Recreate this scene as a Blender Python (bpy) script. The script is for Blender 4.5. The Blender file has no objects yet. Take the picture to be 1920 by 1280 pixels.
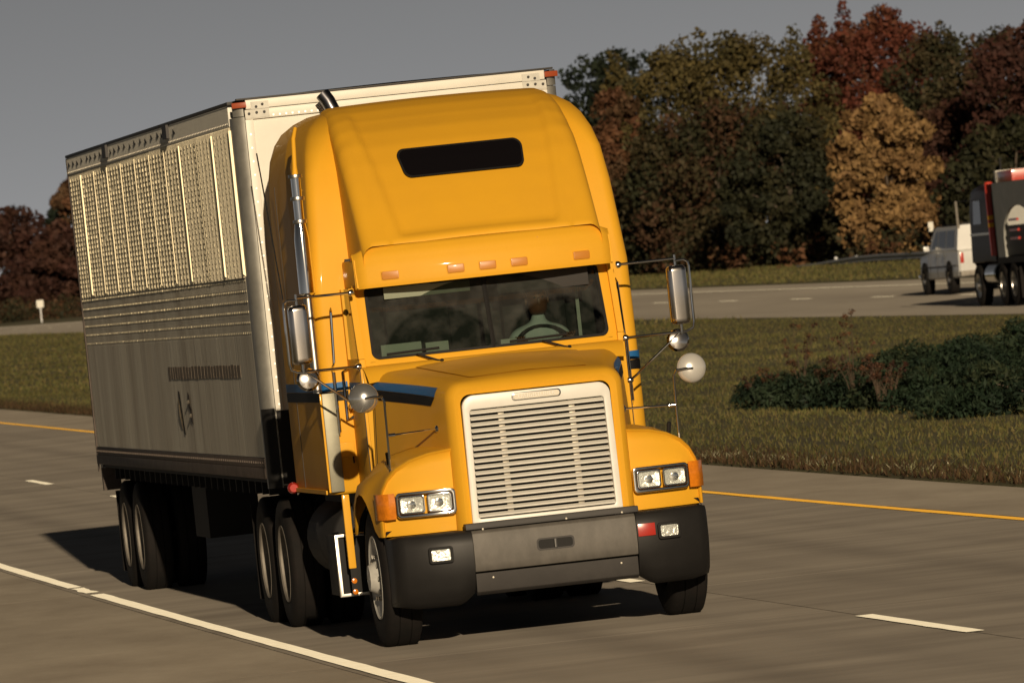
import bpy, math, random
import numpy as np
from mathutils import Vector, Matrix
from math import sin, cos, pi, sqrt, radians, exp, log
random.seed(7); RNG = np.random.default_rng(7)
scene = bpy.context.scene
COL = scene.collection

# ------------------------------------------------------------------ camera
cd = bpy.data.cameras.new('camera'); cam = bpy.data.objects.new('camera', cd); COL.objects.link(cam)
CP = Vector((-8.3021, -53.3965, 2.5775)); YAW, PIT, ROL, FPX = 0.1513, -0.0090, -0.1050, 14377.0
Fv = Vector((sin(YAW)*cos(PIT), cos(YAW)*cos(PIT), sin(PIT)))
R0 = Vector((cos(YAW), -sin(YAW), 0)); U0 = R0.cross(Fv)
Rv = R0*cos(ROL) + U0*sin(ROL); Uv = U0*cos(ROL) - R0*sin(ROL)
M = Matrix.Identity(4)
for i in range(3):
    M[i][0] = Rv[i]; M[i][1] = Uv[i]; M[i][2] = -Fv[i]; M[i][3] = CP[i]
cam.matrix_world = M
cd.sensor_width = 36.0; cd.lens = 36.0*FPX/1920.0
cd.clip_start = 0.5; cd.clip_end = 12000
cd.dof.use_dof = True; cd.dof.focus_distance = 56.5; cd.dof.aperture_fstop = 11.0
scene.camera = cam

# ------------------------------------------------------------------ sky, sun, exposure
SUN_AZ, SUN_EL = radians(3.0), radians(13.0)     # direction the light travels, from +Y towards +X; height of the sun
w = bpy.data.worlds.new('World'); scene.world = w; w.use_nodes = True
nt = w.node_tree; nt.nodes.clear()
sky = nt.nodes.new('ShaderNodeTexSky'); sky.sky_type = 'NISHITA'; sky.sun_disc = False
sky.sun_elevation = SUN_EL; sky.sun_rotation = pi + SUN_AZ
sky.air_density = 0.12; sky.dust_density = 0.1; sky.altitude = 3000; sky.ozone_density = 1.0
hs = nt.nodes.new('ShaderNodeHueSaturation'); hs.inputs['Saturation'].default_value = 0.03
bgn = nt.nodes.new('ShaderNodeBackground'); bgn.inputs['Strength'].default_value = 0.05
wo = nt.nodes.new('ShaderNodeOutputWorld')
nt.links.new(sky.outputs[0], hs.inputs['Color']); nt.links.new(hs.outputs[0], bgn.inputs[0]); nt.links.new(bgn.outputs[0], wo.inputs[0])
sl = bpy.data.lights.new('sun', 'SUN'); sl.energy = 5.0; sl.angle = radians(0.5); sl.color = (1.0, 0.80, 0.55)
so = bpy.data.objects.new('sun', sl); COL.objects.link(so)
LD = Vector((sin(SUN_AZ)*cos(SUN_EL), cos(SUN_AZ)*cos(SUN_EL), -sin(SUN_EL)))
so.rotation_euler = LD.to_track_quat('-Z', 'Y').to_euler(); so.location = (-30, -120, 60)
vs = scene.view_settings
vs.view_transform = 'Standard'; vs.look = 'None'; vs.gamma = 1.0; vs.use_curve_mapping = False
vs.exposure = -0.40

# ------------------------------------------------------------------ materials
MATS = {}
def mat(name, col, rough=0.5, metal=0.0, coat=0.0, noise=0.0, nscale=6.0, col2=None, bump=0.0, bscale=40.0, stretch=(1,1,1),
        spec=0.5, attr=None, rand=0.0, emit=None, transl=0.0, rnoise=0.0, drough=0.0):
    m = bpy.data.materials.new(name); m.use_nodes = True; MATS[name] = m
    t = m.node_tree; p = t.nodes['Principled BSDF']; L = t.links.new
    p.inputs['Base Color'].default_value = (*col, 1); p.inputs['Roughness'].default_value = rough
    p.inputs['Metallic'].default_value = metal; p.inputs['Coat Weight'].default_value = coat; p.inputs['Coat Roughness'].default_value = 0.06
    p.inputs['Specular IOR Level'].default_value = spec
    if 'Diffuse Roughness' in p.inputs: p.inputs['Diffuse Roughness'].default_value = drough
    src = None
    if noise or bump or rnoise:
        tc = t.nodes.new('ShaderNodeTexCoord'); mp = t.nodes.new('ShaderNodeMapping'); mp.inputs['Scale'].default_value = stretch
        L(tc.outputs['Object'], mp.inputs[0])
    if noise:
        nz = t.nodes.new('ShaderNodeTexNoise'); nz.inputs['Scale'].default_value = nscale; nz.inputs['Detail'].default_value = 8; nz.inputs['Roughness'].default_value = 0.65
        L(mp.outputs[0], nz.inputs['Vector'])
        rp = t.nodes.new('ShaderNodeValToRGB'); c2 = col2 or tuple(c*(1-noise) for c in col)
        rp.color_ramp.elements[0].color = (*c2, 1); rp.color_ramp.elements[0].position = 0.32
        rp.color_ramp.elements[1].color = (*col, 1); rp.color_ramp.elements[1].position = 0.66
        L(nz.outputs['Fac'], rp.inputs[0]); src = rp.outputs[0]
        if rnoise:
            ma = t.nodes.new('ShaderNodeMapRange'); ma.inputs['To Min'].default_value = rough+rnoise; ma.inputs['To Max'].default_value = rough
            L(nz.outputs['Fac'], ma.inputs['Value']); L(ma.outputs[0], p.inputs['Roughness'])
    if attr:
        at = t.nodes.new('ShaderNodeAttribute'); at.attribute_name = attr
        if src is None: src = at.outputs['Color']
        else:
            mx = t.nodes.new('ShaderNodeMix'); mx.data_type = 'RGBA'; mx.blend_type = 'MULTIPLY'; mx.inputs[0].default_value = 1
            L(src, mx.inputs[6]); L(at.outputs['Color'], mx.inputs[7]); src = mx.outputs[2]
    if rand:
        oi = t.nodes.new('ShaderNodeObjectInfo'); mr = t.nodes.new('ShaderNodeMapRange')
        mr.inputs['To Min'].default_value = 1-rand; mr.inputs['To Max'].default_value = 1+rand*0.4; L(oi.outputs['Random'], mr.inputs['Value'])
        hv = t.nodes.new('ShaderNodeHueSaturation'); L(mr.outputs[0], hv.inputs['Value'])
        if src is None: hv.inputs['Color'].default_value = (*col, 1)
        else: L(src, hv.inputs['Color'])
        src = hv.outputs[0]
    if src is not None: L(src, p.inputs['Base Color'])
    if bump:
        nb = t.nodes.new('ShaderNodeTexNoise'); nb.inputs['Scale'].default_value = bscale; nb.inputs['Detail'].default_value = 5
        L(mp.outputs[0], nb.inputs['Vector'])
        bp = t.nodes.new('ShaderNodeBump'); bp.inputs['Strength'].default_value = bump; bp.inputs['Distance'].default_value = 0.02
        L(nb.outputs['Fac'], bp.inputs['Height']); L(bp.outputs[0], p.inputs['Normal'])
    if emit: p.inputs['Emission Color'].default_value = (*emit, 1); p.inputs['Emission Strength'].default_value = 1
    if transl:
        tr = t.nodes.new('ShaderNodeBsdfTranslucent'); ms = t.nodes.new('ShaderNodeMixShader'); ms.inputs[0].default_value = transl
        if src is not None: L(src, tr.inputs[0])
        else: tr.inputs[0].default_value = (*col, 1)
        L(p.outputs[0], ms.inputs[1]); L(tr.outputs[0], ms.inputs[2]); L(ms.outputs[0], t.nodes['Material Output'].inputs[0])
    return m
def glass_mat(name, tint, dirt=0.0, refl=1.45, wiper=False):
    m = bpy.data.materials.new(name); m.use_nodes = True; MATS[name] = m
    t = m.node_tree; t.nodes.clear(); L = t.links.new
    o = t.nodes.new('ShaderNodeOutputMaterial'); tr = t.nodes.new('ShaderNodeBsdfTransparent'); tr.inputs[0].default_value = (*tint, 1)
    gl = t.nodes.new('ShaderNodeBsdfGlossy'); gl.inputs['Roughness'].default_value = 0.02; gl.inputs[0].default_value = (0.9, 0.95, 0.95, 1)
    fr = t.nodes.new('ShaderNodeFresnel'); fr.inputs[0].default_value = refl
    ms = t.nodes.new('ShaderNodeMixShader'); L(fr.outputs[0], ms.inputs[0]); L(tr.outputs[0], ms.inputs[1]); L(gl.outputs[0], ms.inputs[2])
    out = ms.outputs[0]
    if dirt:
        tc = t.nodes.new('ShaderNodeTexCoord'); nz = t.nodes.new('ShaderNodeTexNoise'); nz.inputs['Scale'].default_value = 9; nz.inputs['Detail'].default_value = 9
        L(tc.outputs['Object'], nz.inputs['Vector'])
        mr = t.nodes.new('ShaderNodeMapRange'); mr.inputs['From Min'].default_value = 0.42; mr.inputs['From Max'].default_value = 0.8; mr.inputs['To Max'].default_value = dirt
        L(nz.outputs['Fac'], mr.inputs['Value']); fac = mr.outputs[0]
        if wiper:      # film of dust left outside the arcs the wipers sweep
            mind = None
            for c in ((-0.40, 1.92, 1.985), (0.55, 1.92, 1.985)):
                vd = t.nodes.new('ShaderNodeVectorMath'); vd.operation = 'DISTANCE'; vd.inputs[1].default_value = c; L(tc.outputs['Object'], vd.inputs[0])
                w1 = t.nodes.new('ShaderNodeMapRange'); w1.inputs['From Min'].default_value = 0.42; w1.inputs['From Max'].default_value = 0.45; L(vd.outputs['Value'], w1.inputs['Value'])
                if mind is None: mind = w1.outputs[0]
                else:
                    mn = t.nodes.new('ShaderNodeMath'); mn.operation = 'MINIMUM'; L(mind, mn.inputs[0]); L(w1.outputs[0], mn.inputs[1]); mind = mn.outputs[0]
            mm = t.nodes.new('ShaderNodeMath'); mm.operation = 'MULTIPLY_ADD'; mm.inputs[1].default_value = 0.045; L(mind, mm.inputs[0]); 
            m3 = t.nodes.new('ShaderNodeMath'); m3.operation = 'MULTIPLY'; m3.inputs[1].default_value = 0.5; L(fac, m3.inputs[0]); L(m3.outputs[0], mm.inputs[2]); fac = mm.outputs[0]
        df = t.nodes.new('ShaderNodeBsdfDiffuse'); df.inputs[0].default_value = (0.45, 0.45, 0.42, 1)
        m2 = t.nodes.new('ShaderNodeMixShader'); L(fac, m2.inputs[0]); L(out, m2.inputs[1]); L(df.outputs[0], m2.inputs[2]); out = m2.outputs[0]
    L(out, o.inputs[0]); return m

RIM = mat('grimy_steel_rim', (0.26, 0.235, 0.20), 0.6, metal=0.2, noise=0.4, nscale=9)
YEL = mat('yellow_paint', (0.77, 0.395, 0.022), 0.55, coat=0.06, spec=0.22, noise=0.10, nscale=2.5, col2=(0.735, 0.375, 0.023), rnoise=0.06)
BLU = mat('blue_stripe', (0.015, 0.12, 0.33), 0.5, spec=0.3)
BLK = mat('black_stripe', (0.006, 0.006, 0.007), 0.6, spec=0.2)
GRW = mat('white_grille', (0.80, 0.78, 0.72), 0.35, noise=0.08, nscale=8)
CHR = mat('chrome', (0.80, 0.79, 0.76), 0.10, metal=1.0)
ALU = mat('brushed_aluminium', (0.62, 0.60, 0.56), 0.34, metal=1.0, noise=0.2, nscale=12)
STEEL = mat('stainless_quilted', (0.92, 0.82, 0.58), 0.50, metal=0.55, noise=0.25, nscale=1.6, stretch=(1, 1, 0.25))
SHEET = mat('sky_sheen_sheet', (0.90, 0.82, 0.61), 0.50, metal=0.15, noise=0.35, nscale=0.9, col2=(0.70, 0.63, 0.47), stretch=(1, 1.2, 0.5))  # pale warm base paints in the sky glow mirrored by the upper side
DULL = mat('weathered_sheet_metal', (0.56, 0.53, 0.45), 0.50, metal=0.45, noise=0.30, nscale=1.3, col2=(0.38, 0.34, 0.28), stretch=(1, 1.6, 0.22))
TRW = mat('trailer_white_paint', (0.80, 0.77, 0.68), 0.45, noise=0.10, nscale=3)
TRG = mat('trailer_corner_grey', (0.40, 0.39, 0.35), 0.5, metal=0.5, noise=0.3, nscale=5)
RAIL = mat('grimy_bottom_rail', (0.11, 0.085, 0.07), 0.7, noise=0.4, nscale=7, metal=0.2)
DRK = mat('dark_trim', (0.030, 0.027, 0.026), 0.6)
PLA = mat('bumper_plastic', (0.016, 0.015, 0.0145), 0.5, spec=0.35, noise=0.2, nscale=9)
BMG = mat('bumper_grey_insert', (0.135, 0.124, 0.110), 0.6, noise=0.35, nscale=7, stretch=(1, 1, 0.6))
VAL = mat('valance_rubber', (0.038, 0.034, 0.032), 0.7, noise=0.3, nscale=6)
RUB = mat('tyre_rubber', (0.008, 0.0075, 0.007), 0.85, noise=0.4, nscale=9, col2=(0.014, 0.011, 0.010), spec=0.25)
CHA = mat('chassis_black', (0.006, 0.0055, 0.0055), 0.75, noise=0.3, nscale=4)
WHW = mat('white_wheel', (0.55, 0.54, 0.50), 0.45, noise=0.3, nscale=10)
AMB = mat('amber_lens', (0.75, 0.22, 0.01), 0.18, coat=0.5, noise=0.3, nscale=30)
ORG = mat('clearance_lens', (0.55, 0.215, 0.025), 0.4, coat=0.1)
RED2 = mat('amber_red_lens', (0.34, 0.065, 0.02), 0.4, coat=0.1)
RED = mat('red_lens', (0.42, 0.025, 0.015), 0.25, coat=0.4)
LMP = mat('lamp_reflector', (0.88, 0.88, 0.85), 0.28, metal=0.55, bump=0.7, bscale=28)
LNS = glass_mat('lamp_lens', (0.92, 0.93, 0.92))
WSG = glass_mat('windshield_glass', (0.36, 0.42, 0.37), dirt=0.12, wiper=True)
SGL = glass_mat('side_glass', (0.45, 0.50, 0.48))
DGL = mat('black_glass', (0.006, 0.005, 0.006), 0.12, spec=0.4)
BOWL = mat('spot_mirror_shell', (0.80, 0.79, 0.76), 0.16, metal=0.88)
BOWL2 = mat('sky_sheen_mirror_shell', (0.85, 0.83, 0.78), 0.24, metal=0.5)  # paler, less metallic copy; colour stands in for bright sky mirrored in chrome
MIR = mat('mirror_back_chrome', (0.68, 0.64, 0.60), 0.14, metal=1.0)
INT = mat('cab_interior_vinyl', (0.035, 0.033, 0.032), 0.8)
INT2 = mat('cab_interior_grey', (0.10, 0.10, 0.095), 0.8)
PAP = mat('paper_white', (0.65, 0.67, 0.62), 0.7)
CON = mat('concrete_slab', (0.240, 0.215, 0.180), 0.72, noise=0.4, nscale=0.9, col2=(0.155, 0.137, 0.115), drough=0.6, bump=0.25, bscale=25, stretch=(0.28, 1.0, 1), rand=0.09)
SHO = mat('concrete_shoulder', (0.26, 0.23, 0.185), 0.75, noise=0.4, nscale=0.8, col2=(0.18, 0.155, 0.122), drough=0.6, bump=0.3, bscale=25, stretch=(1.0, 0.4, 1), rand=0.07)
OPC = mat('far_concrete', (0.27, 0.245, 0.205), 0.72, drough=0.6, noise=0.35, nscale=0.25, col2=(0.19, 0.17, 0.142), stretch=(1.0, 0.12, 1))
JNT = mat('joint_sealant', (0.10, 0.088, 0.072), 0.8)
WHP = mat('white_road_paint', (0.92, 0.90, 0.78), 0.6, noise=0.2, nscale=6, col2=(0.80, 0.77, 0.64), drough=1.0)
YLP = mat('yellow_road_paint', (0.85, 0.47, 0.04), 0.6, noise=0.25, nscale=5, col2=(0.72, 0.40, 0.05), drough=1.0)
def add_lane_wear(m):        # oil strip in the lane middle and polished wheel tracks, fixed to the pavement
    t = m.node_tree; L = t.links.new; p = t.nodes['Principled BSDF']; src = p.inputs['Base Color'].links[0].from_socket
    tc = t.nodes.new('ShaderNodeTexCoord'); sx_ = t.nodes.new('ShaderNodeSeparateXYZ'); nz = t.nodes.new('ShaderNodeTexNoise'); nz.inputs['Scale'].default_value = 0.6; nz.inputs['Detail'].default_value = 6
    L(tc.outputs['Object'], sx_.inputs[0]); L(tc.outputs['Object'], nz.inputs['Vector']); tot = None
    for c, wd, amt in ((0.03, 0.42, 0.26), (3.75, 0.42, 0.22), (-0.95, 0.3, 0.10), (1.0, 0.3, 0.10), (2.8, 0.3, 0.10), (4.7, 0.3, 0.10)):
        a = t.nodes.new('ShaderNodeMath'); a.operation = 'SUBTRACT'; L(sx_.outputs[0], a.inputs[0]); a.inputs[1].default_value = c
        b = t.nodes.new('ShaderNodeMath'); b.operation = 'ABSOLUTE'; L(a.outputs[0], b.inputs[0])
        q = t.nodes.new('ShaderNodeMapRange'); q.interpolation_type = 'SMOOTHSTEP'; q.inputs['From Min'].default_value = wd; q.inputs['From Max'].default_value = 0.0; q.inputs['To Max'].default_value = amt; L(b.outputs[0], q.inputs['Value'])
        if tot is None: tot = q.outputs[0]
        else:
            ad = t.nodes.new('ShaderNodeMath'); ad.operation = 'ADD'; L(tot, ad.inputs[0]); L(q.outputs[0], ad.inputs[1]); tot = ad.outputs[0]
    mu = t.nodes.new('ShaderNodeMath'); mu.operation = 'MULTIPLY'; L(tot, mu.inputs[0]); L(nz.outputs['Fac'], mu.inputs[1])
    m2 = t.nodes.new('ShaderNodeMath'); m2.operation = 'MULTIPLY'; m2.inputs[1].default_value = 2.2; L(mu.outputs[0], m2.inputs[0])
    mx = t.nodes.new('ShaderNodeMix'); mx.data_type = 'RGBA'; L(m2.outputs[0], mx.inputs[0]); L(src, mx.inputs[6]); mx.inputs[7].default_value = (0.05, 0.042, 0.036, 1); L(mx.outputs[2], p.inputs['Base Color'])
add_lane_wear(CON)
GRD = mat('grassy_soil', (0.130, 0.122, 0.042), 0.95, noise=0.5, nscale=0.35, col2=(0.080, 0.066, 0.028), bump=0.8, bscale=6)
GRS = mat('grass_blades', (1, 1, 1), 0.7, attr='tint', transl=0.15, spec=0.2)
LEAF = mat('leaves', (1, 1, 1), 0.7, attr='tint', transl=0.12, spec=0.2)
BARK = mat('bark', (0.10, 0.075, 0.055), 0.9, noise=0.4, nscale=5)
SKIN = mat('skin', (0.22, 0.095, 0.055), 0.5)
HAIR = mat('hair', (0.02, 0.014, 0.01), 0.6)
SHIRT = mat('pale_blue_shirt', (0.70, 0.76, 0.78), 0.8)
TROU = mat('dark_trousers', (0.03, 0.035, 0.05), 0.85)
VANW = mat('van_white_paint', (0.62, 0.62, 0.60), 0.35, coat=0.3, noise=0.08, nscale=3)
MAR = mat('maroon_paint', (0.020, 0.007, 0.006), 0.4, spec=0.25)
STR = mat('red_stack_paint', (0.48, 0.045, 0.025), 0.35, coat=0.3)
GALV = mat('galvanised_steel', (0.42, 0.43, 0.44), 0.5, metal=0.6, noise=0.2, nscale=4)
PALE = mat('pale_painted_board', (0.72, 0.70, 0.62), 0.6)
GRYB = mat('grey_equipment_body', (0.36, 0.36, 0.33), 0.5, noise=0.2, nscale=3)

# ------------------------------------------------------------------ builders
class B:
    def __init__(s): s.v = []; s.f = []
    def add(s, v, f):
        n = len(s.v); s.v += [tuple(p) for p in v]; s.f += [tuple(i+n for i in q) for q in f]; return s
    def box(s, x0, x1, y0, y1, z0, z1):
        v = [(x, y, z) for x in (x0, x1) for y in (y0, y1) for z in (z0, z1)]
        return s.add(v, [(0,1,3,2), (4,6,7,5), (0,4,5,1), (2,3,7,6), (0,2,6,4), (1,5,7,3)])
    def obox(s, c, ax, ay, az):          # oriented box: centre and three half-axis vectors
        c, ax, ay, az = map(Vector, (c, ax, ay, az))
        v = [c + ax*i + ay*j + az*k for i in (-1, 1) for j in (-1, 1) for k in (-1, 1)]
        return s.add(v, [(0,1,3,2), (4,6,7,5), (0,4,5,1), (2,3,7,6), (0,2,6,4), (1,5,7,3)])
    def tube(s, pts, r, n=8, cap=True):
        pts = [Vector(p) for p in pts]; rs = r if isinstance(r, (list, tuple)) else [r]*len(pts)
        v = []; f = []; up = None
        for i, p in enumerate(pts):
            d = (pts[min(i+1, len(pts)-1)] - pts[max(i-1, 0)]).normalized()
            if up is None:
                up = Vector((0, 0, 1)) if abs(d.z) < 0.9 else Vector((1, 0, 0))
            a = d.cross(up).normalized(); b = a.cross(d).normalized(); up = b
            for k in range(n):
                t = 2*pi*k/n; v.append(p + a*(cos(t)*rs[i]) + b*(sin(t)*rs[i]))
        for i in range(len(pts)-1):
            for k in range(n):
                k2 = (k+1) % n; f.append((i*n+k, i*n+k2, (i+1)*n+k2, (i+1)*n+k))
        if cap: f.append(tuple(range(n-1, -1, -1))); f.append(tuple(range((len(pts)-1)*n, len(pts)*n)))
        return s.add(v, f)
    def lathe(s, prof, c, axis, n=24):    # prof: (along axis, radius)
        c = Vector(c); ax = Vector(axis).normalized(); up = Vector((0, 0, 1)) if abs(ax.z) < 0.9 else Vector((1, 0, 0))
        a = ax.cross(up).normalized(); b = a.cross(ax).normalized(); v = []; f = []
        for (h, r) in prof:
            for k in range(n):
                t = 2*pi*k/n; v.append(c + ax*h + a*(cos(t)*r) + b*(sin(t)*r))
        for i in range(len(prof)-1):
            for k in range(n):
                k2 = (k+1) % n; f.append((i*n+k, i*n+k2, (i+1)*n+k2, (i+1)*n+k))
        return s.add(v, f)
    def grid(s, fn, us, vs):
        v = [fn(u, q) for q in vs for u in us]; nu = len(us)
        f = [(j*nu+i, j*nu+i+1, (j+1)*nu+i+1, (j+1)*nu+i) for j in range(len(vs)-1) for i in range(nu-1)]
        return s.add(v, f)
    def loft(s, secs, closed=False, cap0=False, cap1=False):
        n = len(secs[0]); v = [p for q in secs for p in q]; f = []
        for j in range(len(secs)-1):
            for i in range(n if closed else n-1):
                i2 = (i+1) % n; f.append((j*n+i, j*n+i2, (j+1)*n+i2, (j+1)*n+i))
        if cap0: f.append(tuple(range(n-1, -1, -1)))
        if cap1: f.append(tuple(range((len(secs)-1)*n, len(secs)*n)))
        return s.add(v, f)
    def prism(s, poly, fn, h):            # poly: 2D outline; fn(a, b, t) -> point; t in (0, h)
        n = len(poly); v = [fn(a, b, 0) for a, b in poly] + [fn(a, b, h) for a, b in poly]
        f = [tuple(range(n-1, -1, -1)), tuple(range(n, 2*n))] + [(i, (i+1) % n, n+(i+1) % n, n+i) for i in range(n)]
        return s.add(v, f)
    def ring(s, outer, inner, fn, h):     # frame between two outlines with equal counts
        n = len(outer)
        v = [fn(a, b, 0) for a, b in outer] + [fn(a, b, 0) for a, b in inner] + [fn(a, b, h) for a, b in outer] + [fn(a, b, h) for a, b in inner]
        f = []
        for i in range(n):
            j = (i+1) % n
            f += [(i, j, n+j, n+i), (2*n+i, 3*n+i, 3*n+j, 2*n+j), (i, 2*n+i, 2*n+j, j), (n+i, n+j, 3*n+j, 3*n+i)]
        return s.add(v, f)
    def disc(s, outl, fn, rings=6, dome=0.0):  # filled outline as concentric rings
        ca = sum(p[0] for p in outl)/len(outl); cb = sum(p[1] for p in outl)/len(outl); n = len(outl); v = [fn(ca, cb, dome)]; f = []
        for r in range(1, rings+1):
            q = r/rings
            for a, b in outl: v.append(fn(ca+(a-ca)*q, cb+(b-cb)*q, dome*(1-q*q)))
        for i in range(n): f.append((0, 1+i, 1+(i+1) % n))
        for r in range(rings-1):
            for i in range(n):
                j = (i+1) % n; f.append((1+r*n+i, 1+(r+1)*n+i, 1+(r+1)*n+j, 1+r*n+j))
        return s.add(v, f)
    def build(s, name, material, parent=None, bevel=0.0, sharp=35, smooth=True, sub=0, seg=2):
        me = bpy.data.meshes.new(name); me.from_pydata(s.v, [], s.f); me.update()
        return finish(me, name, material, parent, bevel, sharp, smooth, sub, seg)
def finish(me, name, material, parent=None, bevel=0.0, sharp=35, smooth=True, sub=0, seg=2):
    import bmesh
    bm = bmesh.new(); bm.from_mesh(me); bmesh.ops.remove_doubles(bm, verts=bm.verts, dist=1e-5); bmesh.ops.recalc_face_normals(bm, faces=bm.faces)
    if bevel:
        ed = [e for e in bm.edges if len(e.link_faces) == 2 and e.calc_face_angle(0) > radians(30)]
        if ed: bmesh.ops.bevel(bm, geom=ed, offset=bevel, segments=seg, profile=0.6, affect='EDGES', clamp_overlap=True)
    bm.to_mesh(me); bm.free()
    if smooth:
        me.shade_smooth(); me.set_sharp_from_angle(angle=radians(sharp))
    o = bpy.data.objects.new(name, me); me.materials.append(material); COL.objects.link(o)
    if parent: o.parent = parent
    if sub:
        md = o.modifiers.new('sub', 'SUBSURF'); md.levels = sub; md.render_levels = sub
    return o
def thing(name, label, cat, loc=(0, 0, 0), rz=0.0, group=None):
    o = bpy.data.objects.new(name, None); COL.objects.link(o); o.location = loc; o.rotation_euler = (0, 0, rz); o.empty_display_size = 0.3
    tag(o, label, cat, group); return o
def holder(name, parent, loc=(0, 0, 0)):
    o = bpy.data.objects.new(name, None); COL.objects.link(o); o.parent = parent; o.location = loc; o.empty_display_size = 0.1; return o
def tag(o, label, cat, group=None, kind=None):
    o['label'] = label
    if cat: o['category'] = cat
    if group: o['group'] = group
    if kind: o['kind'] = kind
    return o
def struct(o): o['kind'] = 'structure'; return o
def dup(o, loc=None, parent=None):
    c = o.copy(); COL.objects.link(c)
    if parent is not None: c.parent = parent
    if loc is not None: c.location = loc
    for ch in list(o.children):
        dup(ch, None, c)
    return c
def rpoly(pts, r, n=6, m=4):              # rounded polygon outline, m points on each straight edge
    out = []; N = len(pts); rs = r if isinstance(r, (list, tuple)) else [r]*N; arcs = []
    for i in range(N):
        p0, p, p1 = Vector(pts[i-1]), Vector(pts[i]), Vector(pts[(i+1) % N])
        a = (p0-p).normalized(); b = (p1-p).normalized(); ang = a.angle(b); d = rs[i]/math.tan(ang/2)
        s0 = p + a*d; s1 = p + b*d; c = p + (a+b).normalized()*(rs[i]/sin(ang/2)); arc = []
        for k in range(n+1):
            t = k/n; q = (s0.lerp(s1, t) - c).normalized()*rs[i] + c; arc.append(q)
        arcs.append(arc)
    for i in range(N):
        out += arcs[i]; e0 = arcs[i][-1]; e1 = arcs[(i+1) % N][0]
        for k in range(1, m): out.append(e0.lerp(e1, k/m))
    return [(p.x, p.y) for p in out]
def rrect(x0, x1, z0, z1, r, n=6, m=4): return rpoly([(x0, z0), (x1, z0), (x1, z1), (x0, z1)], r, n, m)
def lerp(a, b, t): return a + (b-a)*t
def interp(x, xs, ys): return float(np.interp(x, xs, ys))
def smooth(a, b, x):
    t = min(1, max(0, (x-a)/(b-a))); return t*t*(3-2*t)
def fast_mesh(name, V, Fq, tint, material, parent=None, k=4):
    """numpy arrays -> mesh of separate k-gons with a colour attribute"""
    me = bpy.data.meshes.new(name); n = len(V); nf = len(Fq)
    me.vertices.add(n); me.vertices.foreach_set('co', V.astype(np.float32).ravel())
    me.loops.add(nf*k); me.loops.foreach_set('vertex_index', Fq.astype(np.int32).ravel())
    me.polygons.add(nf); me.polygons.foreach_set('loop_start', np.arange(0, nf*k, k, dtype=np.int32)); me.polygons.foreach_set('loop_total', np.full(nf, k, dtype=np.int32))
    me.update(calc_edges=True)
    ca = me.color_attributes.new('tint', 'FLOAT_COLOR', 'POINT'); c4 = np.ones((n, 4), np.float32); c4[:, :3] = tint; ca.data.foreach_set('color', c4.ravel())
    o = bpy.data.objects.new(name, me); me.materials.append(material); COL.objects.link(o)
    if parent: o.parent = parent
    return o

# ------------------------------------------------------------------ terrain
def zr(y): return 0.005*8*log(1+exp(min(60, (y-18)/8))) if y < 330 else 0.005*312 + 0.003*(y-330)
def zo(y): return interp(y, [-3000, -60, 0, 60, 118, 236, 376, 600, 1200, 6000], [0, 0, 0.02, 0.10, 0.41, 1.27, 1.98, 2.6, 3.0, 3.0])
RX0, RX1 = -4.9, 7.35           # main carriageway, outer edges of the shoulders
OX0, OX1 = 29.4, 40.6           # opposite carriageway
def opz(x, y): return zo(y) + 0.012*(x-OX0)
def gz(x, y):
    if x <= RX0: return zr(min(y, 900)) - 0.02 - 0.06*min(10, RX0-x)*0.5
    if x <= RX1: return zr(y) - 0.06
    if x < OX0:
        s = (x-RX1)/(OX0-RX1); return lerp(zr(y), zo(y), s) - 0.16*sin(pi*s) + 0.03*sin(x*1.3+y*0.31)*sin(pi*s) + 0.02
    if x <= OX1: return opz(x, y) - 0.06
    return opz(OX1, y) + 0.03 + 0.012*min(14, x-OX1) + 0.008*max(0, min(300, x-OX1-14))
xs = [-4000, -1500, -500, -150, -60, -30, -18, -12, -8, RX0-0.3, RX0-0.02, RX0, RX1, RX1+0.02] + [RX1+0.5+i*1.05 for i in range(21)] + [OX0-0.02, OX0, OX1, OX1+0.02] + [OX1+1+i*3 for i in range(20)] + [120, 180, 300, 600, 1500, 4000]
ys = [-4000, -1000, -300, -150, -100] + [-80+i*4 for i in range(150)] + [540, 600, 700, 900, 1300, 2000, 3500, 7000]
g = B(); g.grid(lambda x, y: (x, y, gz(x, y)), xs, ys)
ground = struct(g.build('ground', GRD, sharp=180)); tag(ground, 'olive grass verge and median ground around the highway', None)

# main carriageway: bed, concrete slabs with recessed joints, paint
g = B(); g.grid(lambda x, y: (x, y, zr(y)-0.007), [RX0, 0, RX1], [-110+i*4 for i in range(160)])
road = struct(g.build('main_road', JNT, sharp=180)); tag(road, 'concrete highway carriageway under the yellow truck', None)
XD, XE, XY = 1.72, -1.66, 5.74   # lane line, white edge line, yellow edge line
SL = 6.1
strips = [(RX0, XE-0.13, SHO), (XE-0.115, XD-0.0, CON), (XD+0.014, XY+0.10, CON), (XY+0.115, RX1, SHO)]
for j in range(-9, 40):
    y0 = j*SL - 1.0; y1 = y0 + SL - 0.008
    for (x0, x1, m) in strips:
        b = B(); za, zb = zr(y0), zr(y1); dz = random.uniform(-0.0015, 0.0015)
        b.add([(x0, y0, za-0.04), (x1, y0, za-0.04), (x1, y1, zb-0.04), (x0, y1, zb-0.04), (x0, y0, za+dz), (x1, y0, za+dz), (x1, y1, zb+dz), (x0, y1, zb+dz)],
              [(3,2,1,0), (4,5,6,7), (0,1,5,4), (1,2,6,5), (2,3,7,6), (3,0,4,7)])
        b.build('concrete_slab', m, road, smooth=False)
for (x0, x1, m) in strips:
    b = B(); b.grid(lambda x, y: (x, y, zr(y)), [x0, x1], [240+i*20 for i in range(15)]); o = b.build('distant_pavement', m, road, smooth=False)
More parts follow.
